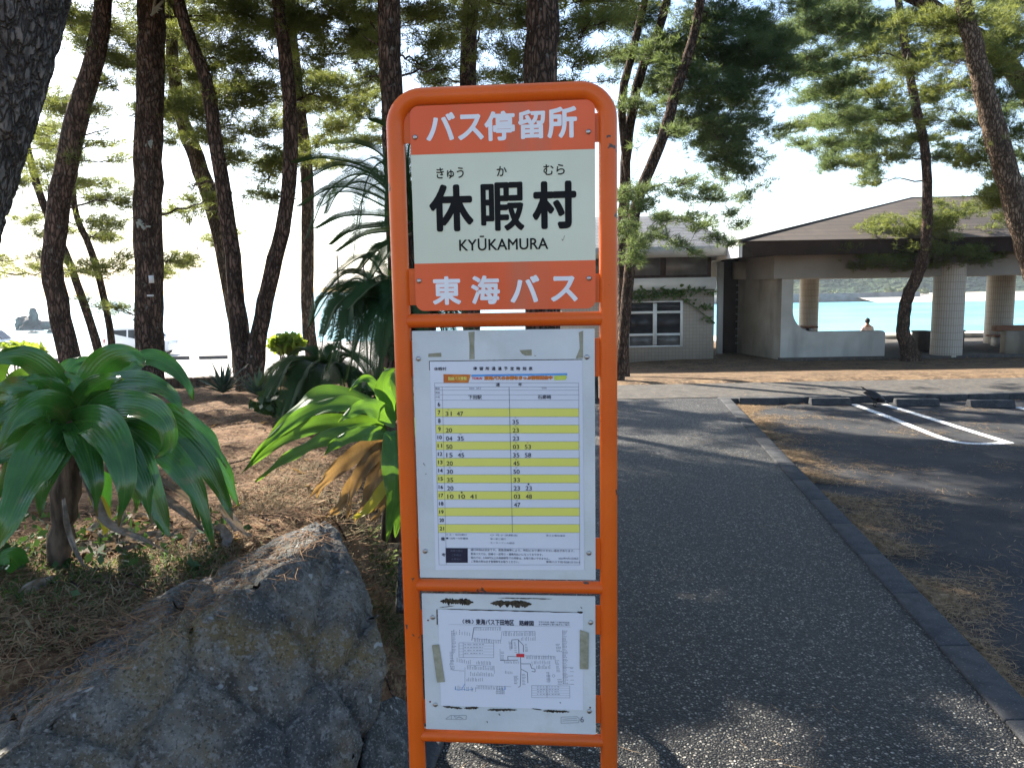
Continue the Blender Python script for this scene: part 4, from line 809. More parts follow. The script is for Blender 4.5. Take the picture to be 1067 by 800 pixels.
# ------------------------------------------------------------------ pines
SUNv = np.array(tuple(SUN))
HOLES = [(Gp(*q[:2]) if len(q) == 4 else P(*q[:3]), q[-2], q[-1]) for q in ((700, 794, .11, 1), (735, 788, .12, 1), (770, 786, .12, 1), (805, 788, .11, 1), (1030, 790, .14, 1), (1050, 775, .12, 1), (640, 796, .08, 1), (500, 790, .1, 1), (710, 612, .16, 1), (740, 618, .16, 1), (765, 622, .16, 1), (690, 612, .14, 1), (800, 755, .12, 1), (1000, 740, .12, 1), (985, 600, .1, 1), (900, 540, .1, 1), (985, 735, .1, 1), (300, 480, .38, .97), (330, 515, .32, .97), (260, 450, .42, .93), (225, 425, .4, .9), (300, 425, .4, .9), (230, 400, .5, .9), (160, 590, .12, .8),
    (340, 430, 3.3, .36, .95), (285, 460, 3.25, .3, .95), (390, 500, 3.3, .36, .95), (338, 550, 2.55, .13, 1), (299, 360, 11, .6, .95), (900, 440, .4, .9), (940, 442, .4, .9), (985, 445, .4, .9), (1040, 440, .4, .9), (940, 395, .6, .9), (720, 400, .4, .9), (1000, 390, .5, .8), (800, 388, .4, .8), (900, 220, 22, .8, .6), (1040, 110, 13.5, .5, .8), (225, 225, 12.6, .5, .8), (320, 260, 13.5, .6, .8), (60, 250, 10.3, .35, .5))]
def lit_filter(p):
    """leave out tufts standing between the sun and the ground patches that are sunlit in the photograph"""
    keep = np.ones(len(p), bool)
    for c, r, pr in HOLES:
        v = p-np.array(tuple(c)); t = v @ SUNv; d = np.linalg.norm(v-t[:, None]*SUNv, axis=1); keep &= ~((t > 0) & (d < r) & (rng.random(len(p)) < pr))
    return keep
def tufts(pos, dirs, k=20, L=.12, wd=.005, cone=.95):
    n = len(pos); d = dirs[:, None]*1.0+cone*rng.normal(size=(n, k, 3))*.62; d /= np.linalg.norm(d, axis=2)[..., None]
    b = pos[:, None]+.026*rng.normal(size=(n, k, 3))*np.array([1, 1, .6]); l = L*rng.uniform(.6, 1.1, (n, k, 1)); tip = b+d*l; tip[..., 2] -= .12*l[..., 0]
    s = np.cross(d, rng.normal(size=(n, k, 3))); s /= np.linalg.norm(s, axis=2)[..., None]+1e-9; s *= wd/2
    V = np.stack([b-s, b+s, tip], 2).reshape(-1, 3); return V
def pine(trunks, pads, label, group='pine trees', bark='bark', leafm='needle', above=(), sides=14, jit=.05, dens=1.0, k=13, L=.115, wd=.0095, fine=False, satn=4, girth=.86):
    """trunks: list of [(px,py,depth,width_px)...] root first; pads: (px,py,rx_px,ry_px[,depth shift]); above: (dx,dy,z,r) unseen canopy masses above the view, packed in to shade the ground"""
    r0 = trunks[0][0]; b = P(*r0[:3]); g = gh(b.x, b.y); e = empty('pine_tree', (b.x, b.y, g), label, 'tree', group)
    wood = MB(); lines = []
    for tr in trunks:
        c = np.array([px3(*q[:3]) for q in tr]); r = np.array([q[3]*q[2]/F/2*girth for q in tr])
        if tr is trunks[0] or len(tr[0]) < 5:
            c = np.vstack([[c[0][0], c[0][1], gh(c[0][0], c[0][1])-.15], c]) if c[0][2] > gh(c[0][0], c[0][1])-.1 else c
            if len(c) > len(r): r = np.concatenate([[r[0]*1.18], r])
        n = max(18, int(np.linalg.norm(np.diff(c, axis=0), axis=1).sum()/(.012 if fine else .22))); cs = spline(c, n); rs = np.interp(np.linspace(0, 1, n), np.linspace(0, 1, len(r)), r)
        for i in range(1, n if not fine else 0): cs[i] += rng.normal(size=3)*rs[i]*.05
        wood.tube(cs, rs, sides, jit=jit); fine = fine and n*sides; lines.append((cs, rs))
    allc = np.concatenate([l[0] for l in lines]); allr = np.concatenate([l[1] for l in lines])
    tp = []; td = []
    def limb(target, spread, nt):
        nonlocal allc, allr
        d = np.linalg.norm(allc-target, axis=1)+1.2*np.maximum(0, allc[:, 2]-target[2]+.1); d = d+.8*(allc[:, 2] < target[2]-1.6); i = int(np.argmin(d)); a = allc[i]; dist = np.linalg.norm(target-a)
        mid = (a+target)/2+np.array([0, 0, .05*dist])+rng.normal(size=3)*.06*dist; n = 9; c = spline([a, mid, target], n); c[1:-1] += rng.normal(size=(n-2, 3))*.02*dist; r = np.linspace(min(allr[i]*.75, .010+.011*dist), .005, n); wood.tube(c, r, 5, caps=False); allc = np.vstack([allc, c[2:]]); allr = np.concatenate([allr, r[2:]])
        nb = max(5, int(nt/22))
        for _ in range(nb):
            o = c[int(rng.integers(n//2, n))]; q = rng.normal(size=3); q /= np.linalg.norm(q); q = target+q*spread*rng.uniform(.35, 1.0)**.7; ln = np.linalg.norm(q-o)
            
            if not lit_filter(q[None])[0]: continue
            m = (o+q)/2+np.array([0, 0, -.06*ln]); w_ = spline([o, m, q], 5); wood.tube(w_, np.linspace(.007, .003, 5), 3, caps=False)
            for _ in range(max(2, int(nt/nb))):
                u = rng.uniform(.35, 1.12); pt = o+(q-o)*u+rng.normal(size=3)*np.array([.12, .12, .055])*(.5+spread[0]); tp.append(pt); dd = (q-o)/max(ln, .1)*.7+np.array([0, 0, .55]); td.append(dd/np.linalg.norm(dd))
    sat = []
    for q in pads:
        for _ in range(satn):
            if rng.random() < .75: sat.append((q[0]+rng.normal()*q[2]*1.15, q[1]+rng.normal()*q[3]*1.2-4, q[2]*.55, q[3]*.5, (q[4] if len(q) > 4 else 0)+rng.uniform(.0, 2.2)))
    ends = np.array([[q[0], q[1]] for tr in trunks for q in spline([(a[0], a[1], 0) for a in tr], 30)[:, :2]])
    for pd in sorted(list(pads)+sat, key=lambda q: np.min(np.hypot(ends[:, 0]-q[0], ends[:, 1]-q[1]))):
        px, py, rx, ry = pd[:4]; ref = np.array([[q[0], q[1], q[2]] for tr in trunks for q in tr], float); j = np.argmin(np.hypot(ref[:, 0]-px, (ref[:, 1]-py)*1.0)); dp = ref[j, 2]+(pd[4] if len(pd) > 4 else rng.uniform(.1, 1.5)); s = dp/F
        tgt = px3(px, py, dp); spread = np.array([rx*s, rx*s*.9, ry*s*.9]); limb(tgt, spread, dens*max(10, 590*(rx*s)*(.4+rx*s)*(.35+min(1, ry*s*2.2))))
    for dx, dy, z, r in above:
        limb(np.array([b.x+dx, b.y+dy, z]), np.array([r, r, .32*r]), dens*640*r*r)
    wo = wood.build('trunk', M[bark], e, auto=50)
    if fine:
        me = wo.data; nv = len(me.vertices); co = np.zeros(nv*3); me.vertices.foreach_get('co', co); co = co.reshape(-1, 3); no = np.zeros(nv*3); me.vertices.foreach_get('normal', no); no = no.reshape(-1, 3)
        for i in range(fine):
            v = Vector((co[i][0]*26, co[i][1]*26, co[i][2]*6.5)); v += 1.1*Vector((noise.noise(v*.7), noise.noise(v*.7+Vector((9, 0, 0))), 0)); q = noise.voronoi(v)[0]; co[i] += no[i]*(.010*min(1, (q[1]-q[0])*3.2)+.010*noise.fractal(v*.35, .8, 2, 3)+.0035*noise.fractal(v*2.6, .8, 2, 4)-.008)
        me.vertices.foreach_set('co', co.ravel()); me.update(); me.polygons.foreach_set('use_smooth', np.ones(len(me.polygons), bool))
        for ed_ in me.edges: ed_.use_edge_sharp = False
    tp = np.array(tp); td = np.array(td); kp = lit_filter(tp); tp, td = tp[kp], td[kp]
    V = tufts(tp, td, k, L, wd); mesh_np('crown', V, [np.arange(len(V)).reshape(-1, 3)], M[leafm], e)
    return e
def ring(n, rad, z0, z1, r0=.7, r1=1.3): return [(rad*random.uniform(.2, 1)*math.cos(a), rad*random.uniform(.2, 1)*math.sin(a), random.uniform(z0, z1), random.uniform(r0, r1)) for a in [6.283*random.random() for _ in range(n)]]

pine([[(-190,700,3.4,110),(-110,420,3.4,108),(-54,215,3.35,100),(8,0,3.3,104),(38,-160,3.25,100),(60,-420,3.3,85)]], [], 'massive grey barked pine trunk leaning in at the top left corner', bark='bark_near', above=ring(13, 2.2, 5.2, 7.5), sides=200, jit=0, fine=True, girth=1)
pine([[(80,408,10.3,26),(66,340,10.3,24),(55,270,10.3,24),(64,200,10.3,25),(78,130,10.3,25),(96,70,10.3,22),(108,0,10.3,19),(115,-150,10.3,16)]],
     [(105,30,40,20),(60,18,30,14),(125,62,32,14),(60,112,28,10),(92,108,34,11),(60,150,32,10),(115,148,28,10),(42,175,28,9),(110,205,32,10),(115,232,28,7),(38,278,32,7),(115,278,32,8),(88,45,25,10)], 'thick pine with kinked trunk, second from the left edge', above=ring(12, 2.4, 5.5, 8.5))
pine([[(112,405,12.5,11),(98,350,12.5,10),(74,278,12.5,9),(46,215,12.5,9),(28,150,12.5,7),(22,90,12.5,5)], [(112,405,12.5,11,1),(116,352,12.6,8),(98,270,12.6,8),(78,218,12.6,7),(75,150,12.6,6)]],
     [(30,140,30,10),(15,190,22,8),(75,165,26,8),(45,100,30,10),(95,190,30,9),(25,230,16,6),(100,250,26,7)], 'two thin crooked pine stems leaning left behind the kinked pine')
o = pine([[(157,412,10.6,36),(156,350,10.6,33),(154,250,10.6,32),(155,150,10.6,31),(157,60,10.6,31),(158,0,10.6,30),(160,-200,10.6,24)]],
     [(125,128,26,9),(190,108,26,11),(195,215,26,8),(182,272,22,8),(122,60,26,12),(200,30,32,14),(190,70,24,10),(118,320,16,5)], 'thick straight dark pine with a white tag on its trunk', above=ring(13, 2.6, 5.8, 8.5))
p = P(158, 291, 10.36); mb = MB(); mb.box((p.x-.03, p.y-.02, p.z-.05), (p.x+.03, p.y+.005, p.z+.05)); mb.build('tag', M['white_trim'], o); p = P(157, 308, 10.36); mb = MB(); mb.box((p.x-.04, p.y-.02, p.z-.012), (p.x+.04, p.y+.005, p.z+.012)); mb.build('tag', M['white_trim'], o)
for px, py, r_, n in ((147, 233, .045, 10), (161, 8, .05, 9), (155, 150, .03, 7)):
    p = P(px, py, 10.4); mb = MB()
    for k in range(n): mb.tube([(p.x+random.gauss(0, r_), p.y+.02, p.z+random.gauss(0, r_)), (p.x+random.gauss(0, r_), p.y+.0, p.z+random.gauss(0, r_))], random.uniform(.008, .02), 6)
    mb.build('lichen_patch', M['lichen'], o)
pine([[(258,408,10.2,30),(248,330,10.2,19),(241,255,10.2,18),(228,170,10.2,17),(216,90,10.2,15),(200,45,10.2,14),(186,0,10.2,13),(170,-120,10.2,11)], [(262,404,10.1,26,1),(270,345,10.1,20),(283,285,10.1,19),(297,225,10.1,17),(303,150,10.1,17),(299,70,10.1,16),(290,0,10.1,14),(284,-140,10.1,11)]],
     [(235,48,32,16),(255,14,40,17),(200,76,26,11),(240,102,40,13),(215,126,30,10),(225,142,26,8),(272,132,24,10),(250,166,24,6),(186,112,20,9),(330,20,45,20),(372,30,36,20),(342,56,40,16),(330,96,32,11),(300,168,34,8),(350,132,24,8),(268,90,24,10),(265,60,24,12),(310,25,35,16),(280,205,26,7),(330,150,22,6)], 'forked pine with two dark stems rising from one foot', above=ring(19, 2.8, 5.6, 8.5, .8, 1.4))
pine([[(256,402,12.6,26),(250,350,12.6,24),(240,290,12.6,22),(225,225,12.6,20),(205,165,12.6,19),(190,125,12.6,16),(180,60,12.6,14),(178,-60,12.6,11)]],
     [(170,120,24,10),(215,95,28,10),(185,45,34,14),(165,75,26,9),(200,15,34,14),(225,250,20,5),(170,285,20,7)], 'pale tan leaning pine stem behind the forked pine', bark='bark_lit', above=ring(9, 2.2, 6.5, 9))
pine([[(330,400,13.5,17),(322,350,13.5,16),(320,270,13.5,15),(320,190,13.5,15),(314,120,13.5,13),(305,40,13.5,11),(300,-80,13.5,9)]],
     [(385,60,26,14),(360,86,32,11),(375,150,26,9),(385,115,22,10),(345,112,26,8),(305,108,24,8),(275,168,24,7),(390,20,28,16),(350,170,22,6),(372,100,24,9)], 'sunlit tan upright pine trunk between forked pine and cycads', bark='bark_lit', above=ring(9, 2.4, 7, 9.5))
pine([[(428,420,8.6,32),(420,330,8.6,30),(414,220,8.6,28),(409,110,8.6,26),(405,0,8.6,26),(404,-220,8.6,20)]],
     [(440,18,34,16),(380,45,20,12),(440,70,24,8),(450,45,26,12),(385,85,18,8)], 'upright dark pine trunk behind the left corner of the sign', above=ring(18, 2.8, 5.2, 8, .8, 1.4))
pine([[(492,400,13,22),(490,250,13,21),(488,90,13,20),(490,0,13,18),(494,-120,13,13)]],
     [(470,50,34,14),(520,20,34,16),(500,80,26,9),(450,88,22,8),(530,82,24,9),(460,14,30,14)], 'slender pine trunk rising behind the middle of the sign', above=ring(10, 2.6, 7, 9.5))
pine([[(566,430,8.2,44),(565,300,8.2,42),(563,150,8.2,40),(564,50,8.2,39),(566,-40,8.2,37),(570,-260,8.2,28)]],
     [(535,54,26,14),(592,30,30,18),(600,62,28,11),(530,20,26,14),(615,20,24,12),(540,85,20,7),(600,90,18,6)], 'thick pine trunk rising behind the right part of the sign', above=ring(21, 3.0, 5.2, 8.5, .8, 1.4), )
pine([[(650,392,15.2,14),(649,300,15.2,13),(650,215,15.2,13),(655,140,15.2,12),(668,75,15.2,11),(690,20,15.2,10),(706,-60,15.2,9)], [(655,200,15.1,7,1),(648,110,15.1,10),(658,60,15.1,9),(672,0,15.1,8)]],
     [(660,18,36,18),(700,44,40,18),(690,90,28,15),(650,60,26,12),(675,115,22,8),(668,150,26,6,-2.5),(665,176,22,7,-2.5),(690,180,18,5,-2.5),(714,187,16,5,-2.5),(735,197,14,5,-2.5),(751,207,11,5,-2.5),(763,220,8,8,-2.5),(771,233,6,7,-2.5),(676,193,22,7,-2.5),(702,199,18,4,-2.5),(724,206,14,4,-2.5),(664,215,18,11,-2.5),(655,240,14,15,-2.5),(672,252,15,9,-2.5),(656,268,12,10,-2.5),(694,226,15,4,-2.5),(715,226,13,4,-2.5),(732,236,11,5,-2.5),(747,246,11,5,-2.5),(760,256,8,4,-2.5),(690,246,13,4,-2.5),(706,256,11,4,-2.5),(722,264,8,3,-2.5),(650,200,18,12,-2.5)], 'pine with low drooping boughs over the white building roof', satn=1, leafm='needle_dark', above=ring(12, 2.6, 7.5, 10.5), dens=1.3, L=.12, wd=.010)
pine([[(645,400,13.8,14),(655,290,13.8,13),(663,215,13.8,13),(690,145,13.8,13),(706,90,13.8,12),(722,40,13.8,11),(736,-40,13.8,10),(745,-160,13.8,8)]],
     [(745,20,46,20),(742,60,46,18),(790,32,36,20),(776,70,38,14),(742,92,42,15),(722,122,36,12),(765,136,36,11),(756,160,28,10),(782,182,11,22),(775,210,9,12),(700,138,26,8),(800,60,28,14),(770,105,36,14),(735,150,24,9),(808,85,22,9),(765,175,24,9),(715,75,26,11)], 'leaning pine with dense blue green crown right of the sign', leafm='needle_dark', above=ring(15, 3.0, 7, 10), L=.13, wd=.011)
pine([[(948,369,20.9,22),(941,345,20.8,15),(944,315,20.6,14),(955,288,20.4,14),(965,255,20.1,13),(966,200,19.9,11),(963,150,19.9,10),(954,110,19.9,10),(945,60,19.9,9),(936,0,19.9,8),(930,-60,19.9,6)]],
     [(935,28,44,20),(900,58,36,18),(948,62,40,16),(920,96,34,14),(958,120,32,10),(935,150,24,10),(985,165,32,8),(895,172,18,9),(925,165,24,8),(938,240,26,8),(985,247,36,9),(1006,262,26,6),(914,276,36,5),(960,226,26,7),(990,230,22,6),(945,262,26,6),(930,262,30,7),(978,256,34,8),(1000,266,22,6),(918,270,26,5),(955,236,28,8),(985,240,24,8),(940,248,24,7),(1012,272,18,5),(900,155,12,16),(903,180,8,12),(970,262,26,6),(900,140,26,10),(980,95,30,10),(1010,150,24,7),(950,278,24,4),(880,125,28,12),(870,95,26,12),(905,192,14,7),(930,125,30,10),(1025,270,18,5)], 'slim curved pine standing in front of the pavilion', leafm='needle', above=ring(9, 2.8, 9, 11), L=.15, wd=.013, k=13, dens=.45)
pine([[(1120,420,13.5,40),(1095,330,13.5,34),(1068,245,13.5,28),(1046,170,13.5,26),(1030,110,13.5,24),(1015,50,13.5,20),(1000,-20,13.5,17),(985,-160,13.5,13)]],
     [(990,22,44,18),(1040,32,36,20),(1000,62,40,15),(1042,64,28,14),(1000,92,28,9),(1055,95,26,11),(1010,130,24,8),(1042,182,22,14),(1058,205,20,12),(1035,205,20,9),(1060,140,20,9),(975,45,30,14),(1020,165,22,8),(1060,235,14,8),(985,80,26,10)], 'pine at the right edge with scaly trunk leaning left', bark='bark_lit', above=ring(13, 3.0, 7, 10), L=.14)
pine([[(1150,392,16.5,26),(1120,200,16.5,24),(1060,80,16.2,20),(990,20,16,17),(900,-30,15.8,13)]],
     [(870,28,38,18),(880,86,30,14),(846,60,20,12),(845,22,28,14),(872,122,32,13),(860,150,20,7),(905,30,36,16),(892,152,26,9),(858,100,22,10),(870,172,18,7),(1045,120,22,8),(1062,165,14,8)], 'pine beyond the right edge whose long bough hangs over the pavilion roof', leafm='needle_dark', above=ring(10, 3.0, 7.5, 10.5), L=.16)

# ------------------------------------------------------------------ litter, grass
def strands(name, pts, L, wd, mt, flat=.25, up=0., seg=2):
    n = len(pts); a = rng.uniform(0, 2*np.pi, n); d = np.stack([np.cos(a), np.sin(a), rng.normal(size=n)*flat+up], 1); d /= np.linalg.norm(d, axis=1)[:, None]; l = L*rng.uniform(.6, 1.15, (n, 1))
    s = np.cross(d, rng.normal(size=(n, 3))*.35+np.array([0, 0, 1])); s /= np.linalg.norm(s, axis=1)[:, None]; s *= wd/2; p = np.asarray(pts); bend = rng.normal(size=(n, 3))*np.array([1, 1, .3])*l*.10; e = -.12*up*l*np.array([0, 0, 1.])
    V = np.stack([p-s, p+s, p+d*l*.5+s*.9+bend, p+d*l*.5-s*.9+bend, p+d*l+e*4], 1).reshape(-1, 3); i = np.arange(n)*5
    return tag(mesh_np(name, V, [np.stack([i, i+1, i+2, i+3], 1), np.stack([i+3, i+2, i+4], 1)], mt), kind='stuff')
def nfield(x, y, s, o=0): return np.array([noise.noise(Vector((a*s+o, b*s, o))) for a, b in zip(x, y)])
# along the kerb on the lot
n = 60000; y = rng.uniform(1.5, 10.8, n); off = rng.exponential(.22, n)+.01; x = kerb_x(y)+kw+off
f = nfield(x, y, 2.3); kp = (rng.random(n) < np.clip(.30+1.6*f+.35*np.exp(-off/.25), 0, 1)*np.exp(-off*.6)); x, y, off = x[kp][:20000], y[kp][:20000], off[kp][:20000]
strands('needle_litter', np.stack([x, y, -.068+.022*rng.random(len(x))*np.exp(-off*3)], 1), .10, .0028, M['litter'], .08)
n = 52000; y = rng.uniform(2.5, 11, n); x = kerb_x(y)+.3+rng.uniform(0, 9, n); f = nfield(x, y*1.6, 1.4, 5.); kp = rng.random(n) < np.clip(2.2*(f-.05), .05, 1); x, y = x[kp], y[kp]
strands('scattered_needles', np.stack([x, y, np.full(len(x), -.068)], 1), .10, .0026, M['litter'], .05)
n = 2600; y = rng.uniform(1.8, 11, n); x = left_x(y)+rng.uniform(0, 1, n)*(kerb_x(y)-left_x(y)); f = nfield(x, y, 1.7, 9.); kp = rng.random(n) < np.clip(.10+1.6*(f-.1), .05, 1)
strands('path_needles', np.stack([x[kp], y[kp], np.full(kp.sum(), .006)], 1), .09, .0022, M['litter'], .03)
# bed: needles everywhere, straw and grass at the top of the boulder
n = 60000; y = 1.6+9.4*rng.random(n)**1.7; x = rng.uniform(-1, 1, n)*.75*y-.6; kp = (x < left_x(y)-.03) & (x > -8.5); x, y = x[kp], y[kp]; z = base_h(x, y)+bed_h(x, y); kp = (z > .05) | (x > left_x(y)-.5); x, y, z = x[kp], y[kp], z[kp]
strands('bed_needles', np.stack([x, y, z+.004+.015*rng.random(len(x))], 1), .11, .0030, M['litter_bed'], .10)
def patch(pxs, n, L, wd, mt, name, flat, up, zoff=0., d=(2.0, 3.2)):
    p = []
    for (cx, cy, r, dep) in pxs:
        c = Gp(cx, cy)
        for _ in range(n):
            a = random.gauss(0, r); b = random.gauss(0, r*1.2); xx, yy = c.x+a, c.y+b; p.append((xx, yy, gh(xx, yy)+zoff))
    return strands(name, np.array(p), L, wd, mt, flat, up)
patch([(60, 640, .22, 2.3), (130, 625, .2, 2.4), (190, 610, .16, 2.5), (20, 690, .2, 2.1), (250, 590, .15, 2.6), (95, 660, .18, 2.25)], 620, .085, .0034, M['straw'], 'dry_grass', .5, .5)
patch([(20, 600, .10, 2.5), (35, 615, .08, 2.45), (120, 590, .10, 2.7), (5, 580, .1, 2.6), (160, 600, .1, 2.6), (60, 625, .12, 2.4), (215, 595, .08, 2.6), (405, 600, .05, 2.8), (415, 660, .05, 2.6)], 240, .08, .004, M['grass'], 'green_grass', .5, 1.0)
patch([(330, 490, .14, 3.5), (300, 510, .12, 3.4), (350, 525, .12, 3.3), (290, 480, .14, 3.8), (270, 530, .12, 3.1), (385, 580, .1, 2.9), (400, 640, .08, 2.7), (420, 680, .08, 2.6)], 420, .09, .0036, M['straw'], 'pale_straw', .35, .25)
from mathutils.bvhtree import BVHTree
bv = BVHTree.FromObject(ROCK, bpy.context.evaluated_depsgraph_get()); pp = []
for _ in range(1100):
    u = random.random(); px, py = 0+340*u, 716-172*u+random.uniform(-8, 60)*random.random()**.7*(1-.35*u)
    h = bv.ray_cast(EYE, ray(px, py))
    if h[0] and h[1].z > .5: pp.append(tuple(h[0]+h[1]*.004))
strands('boulder_needles', np.array(pp), .10, .0026, M['litter_bed'], .12)
# fallen leaves and twigs in the bed
n = 420; y = 2.2+4.5*rng.random(n); x = rng.uniform(-.62, -.05, n)*y-.3; V = []; f = []
for a, b in zip(x, y):
    if a > left_x(b)-.15: continue
    z = gh(a, b)+.012; an = random.uniform(0, 6.3); s = random.uniform(.02, .055); u = np.array([math.cos(an), math.sin(an), random.gauss(0, .25)])*s; v = np.array([-math.sin(an), math.cos(an), random.gauss(0, .25)])*s*.45; c = np.array([a, b, z])
    k = len(V); V += [c-u, c+v*.9-np.array([0, 0, .004]), c+u, c-v, c+np.array([0, 0, -.006])]; f += [(k, k+4, k+1), (k+1, k+4, k+2), (k+2, k+4, k+3), (k+3, k+4, k)]
mb = MB()
for k in range(70):
    b = random.uniform(2.4, 7); a = random.uniform(-.62, -.1)*b-.2; an = random.uniform(0, 6.3); l = random.uniform(.06, .25); pts_ = []
    if a > left_x(b)-.2: continue
    for u in (0, .5, 1): x_ = a+math.cos(an+.4*u)*l*u; y_ = b+math.sin(an+.4*u)*l*u; pts_.append((x_, y_, gh(x_, y_)+.015+.01*random.random()))
    mb.tube(pts_, [.005, .004, .002], 5, caps=False)
tag(mb.build('fallen_twigs', M['bark']), kind='stuff')
tag(mesh_np('fallen_leaves', np.array(V), [np.array(f)], M['dead']), kind='stuff')

# ------------------------------------------------------------------ bus stop sign
YAW = R(5.0); U = Vector((math.cos(YAW), -math.sin(YAW), 0)); NRM = Vector((-math.sin(YAW), -math.cos(YAW), 0))   # NRM points to the viewer
O = P(526, 300, 1.49); ROOT = Vector((O.x, O.y, 0))
def S(px, py, off=0.0):
    """pixel -> (u, v) in the plane of the sign, `off` metres in front of the tube axis"""
    o = O+NRM*off; d = ray(px, py); t = (o-EYE).dot(NRM)/d.dot(NRM); h = EYE+d*t-o; return h.dot(U), h.z
def W(u, v, n=0.0): return O+U*u+Vector((0, 0, v))+NRM*n
sign = empty('bus_stop_sign', (ROOT.x, ROOT.y, 0), 'orange tubular bus stop sign with name plate, timetable and route map', 'bus stop sign')
tr = .0172
uL = .5*(S(414.5, 205)[0]+S(428.5, 605)[0]); uR = .5*(S(634.3, 205)[0]+S(633.5, 605)[0]); vT = S(527, 98)[1]; cr = .052
mb = MB(); path = [(uL, -O.z-.1), (uL, -.6), (uL, -.2), (uL, vT-cr)]+[(uL+cr-cr*math.cos(a), vT-cr+cr*math.sin(a)) for a in np.linspace(.12, R(90)-.0, 10)]+[(uR-cr+cr*math.sin(a), vT-cr+cr*math.cos(a)) for a in np.linspace(0, R(90)-.12, 10)]+[(uR, vT-cr), (uR, -.2), (uR, -.6), (uR, -O.z-.1)]
mb.tube([W(u, v) for u, v in path], tr, 24)
for py in (333, 610.5, 768): v = S(532, py)[1]; mb.tube([W(uL, v), W(uR, v)], .0125 if py > 400 else .0135, 20)
mb.build('frame', M['orange'], sign, auto=40)
PO = .008     # plates sit this far in front of the tube axis
def plate(name, corners, mt, rad, label=None):
    c = [S(x, y, PO) for x, y in corners]; u0 = (c[0][0]+c[3][0])/2; u1 = (c[1][0]+c[2][0])/2; v1 = (c[0][1]+c[1][1])/2; v0 = (c[2][1]+c[3][1])/2
    pts = []
    for (cu, cv, a0) in ((u1-rad, v1-rad, 0), (u0+rad, v1-rad, 90), (u0+rad, v0+rad, 180), (u1-rad, v0+rad, 270)):
        for a in np.linspace(R(a0), R(a0+90), 7): pts.append((cu+rad*math.cos(a), cv+rad*math.sin(a)))
    mb = MB(); mb.prism([W(u, v, PO) for u, v in pts], -NRM*.002); o = mb.build(name, mt, sign)
    if label: o['label'] = label
    return o, (u0, v0, u1, v1, pts)
def fan(mb, poly, n): mb.add([W(u, v, n) for u, v in poly], ng=[list(range(len(poly)))])
class TextLayer:
    def __init__(s): s.V = []; s.F = []; s.n = 0
    def add(s, body, box, n, bold=0.0, fit=True, spacing=1.0, font_h=None, keep=False):
        """box = (u0, v0, u1, v1): the ink of the text is stretched to fill it"""
        c = bpy.data.curves.new('t', 'FONT'); c.body = body; c.size = 1; c.resolution_u = 4; c.space_character = spacing
        o = bpy.data.objects.new('t', c); COL.objects.link(o); dg = bpy.context.evaluated_depsgraph_get(); me = bpy.data.meshes.new_from_object(o.evaluated_get(dg))
        bpy.data.objects.remove(o); bpy.data.curves.remove(c)
        V = np.array([v.co[:2] for v in me.vertices]); f = [tuple(p.vertices) for p in me.polygons]; bpy.data.meshes.remove(me)
        if not len(V): return
        lo, hi = V.min(0), V.max(0); u0, v0, u1, v1 = box
        rb = bold*(v1-v0); u0 += rb; u1 -= rb; v0 += rb; v1 -= rb
        su = (u1-u0)/max(hi[0]-lo[0], 1e-6); sv = (v1-v0)/max(hi[1]-lo[1], 1e-6)
        nd = 1 if bold == 0 else (5 if bold < .04 and (v1-v0) < .012 else 13)      # a bolder, round-ended letter: the outline drawn again round a small circle
        for k in range(nd):
            du, dv = (0, 0) if k == 0 else (rb*math.cos(6.2832*k/(nd-1)), rb*math.sin(6.2832*k/(nd-1)))
            q = (V-lo)*np.array([su, sv])+np.array([u0+du, v0+dv]); s.V += [tuple(W(a, b, n+k*2e-5)) for a, b in q]; s.F += [tuple(i+s.n for i in p) for p in f]; s.n += len(q)
    def build(s, name, mt, parent):
        me = bpy.data.meshes.new(name); me.from_pydata(s.V, [], s.F); me.update(); return link(name, me, mt, parent)
def zbox(zx0, zy0, zx1, zy1, ox, oy, sc, off, tilt=0):
    """box read in an enlarged view (offset ox, oy, scale sc) -> sign coordinates"""
    a = S(ox+zx0/sc, oy+(zy0+zy1)/2/sc, off); b = S(ox+zx1/sc, oy+(zy0+zy1)/2/sc, off); c = S(ox+(zx0+zx1)/2/sc, oy+zy0/sc, off); d = S(ox+(zx0+zx1)/2/sc, oy+zy1/sc, off)
    vm = (a[1]+b[1])/2; h = (c[1]-d[1])/2; return (a[0], vm-h, b[0], vm+h)
def screws(pl, pix, r=.0048):
    for x, y in pix:
        u, v = S(x, y, PO); mb = MB(); mb.tube([W(u, v, PO+.0003), W(u, v, PO+.0016), W(u, v, PO+.0028)], [r, r*.95, r*.55], 14); mb.build('screw', M['steel'], pl, True)
def tabs(pix):
    for x0, y0, x1, y1 in pix:
        a = S((x0+x1)/2, y0); b = S((x0+x1)/2, y1); u = .5*(a[0]+b[0]); lf = u < (uL+uR)/2
        mb = MB(); e0, e1 = (uL+.012, uL+.046) if lf else (uR-.046, uR-.012); mb.prism([W(e0, b[1], .003), W(e1, b[1], .003), W(e1, a[1], .003), W(e0, a[1], .003)], -NRM*.004); mb.build('mounting_tab', M['orange'], sign)
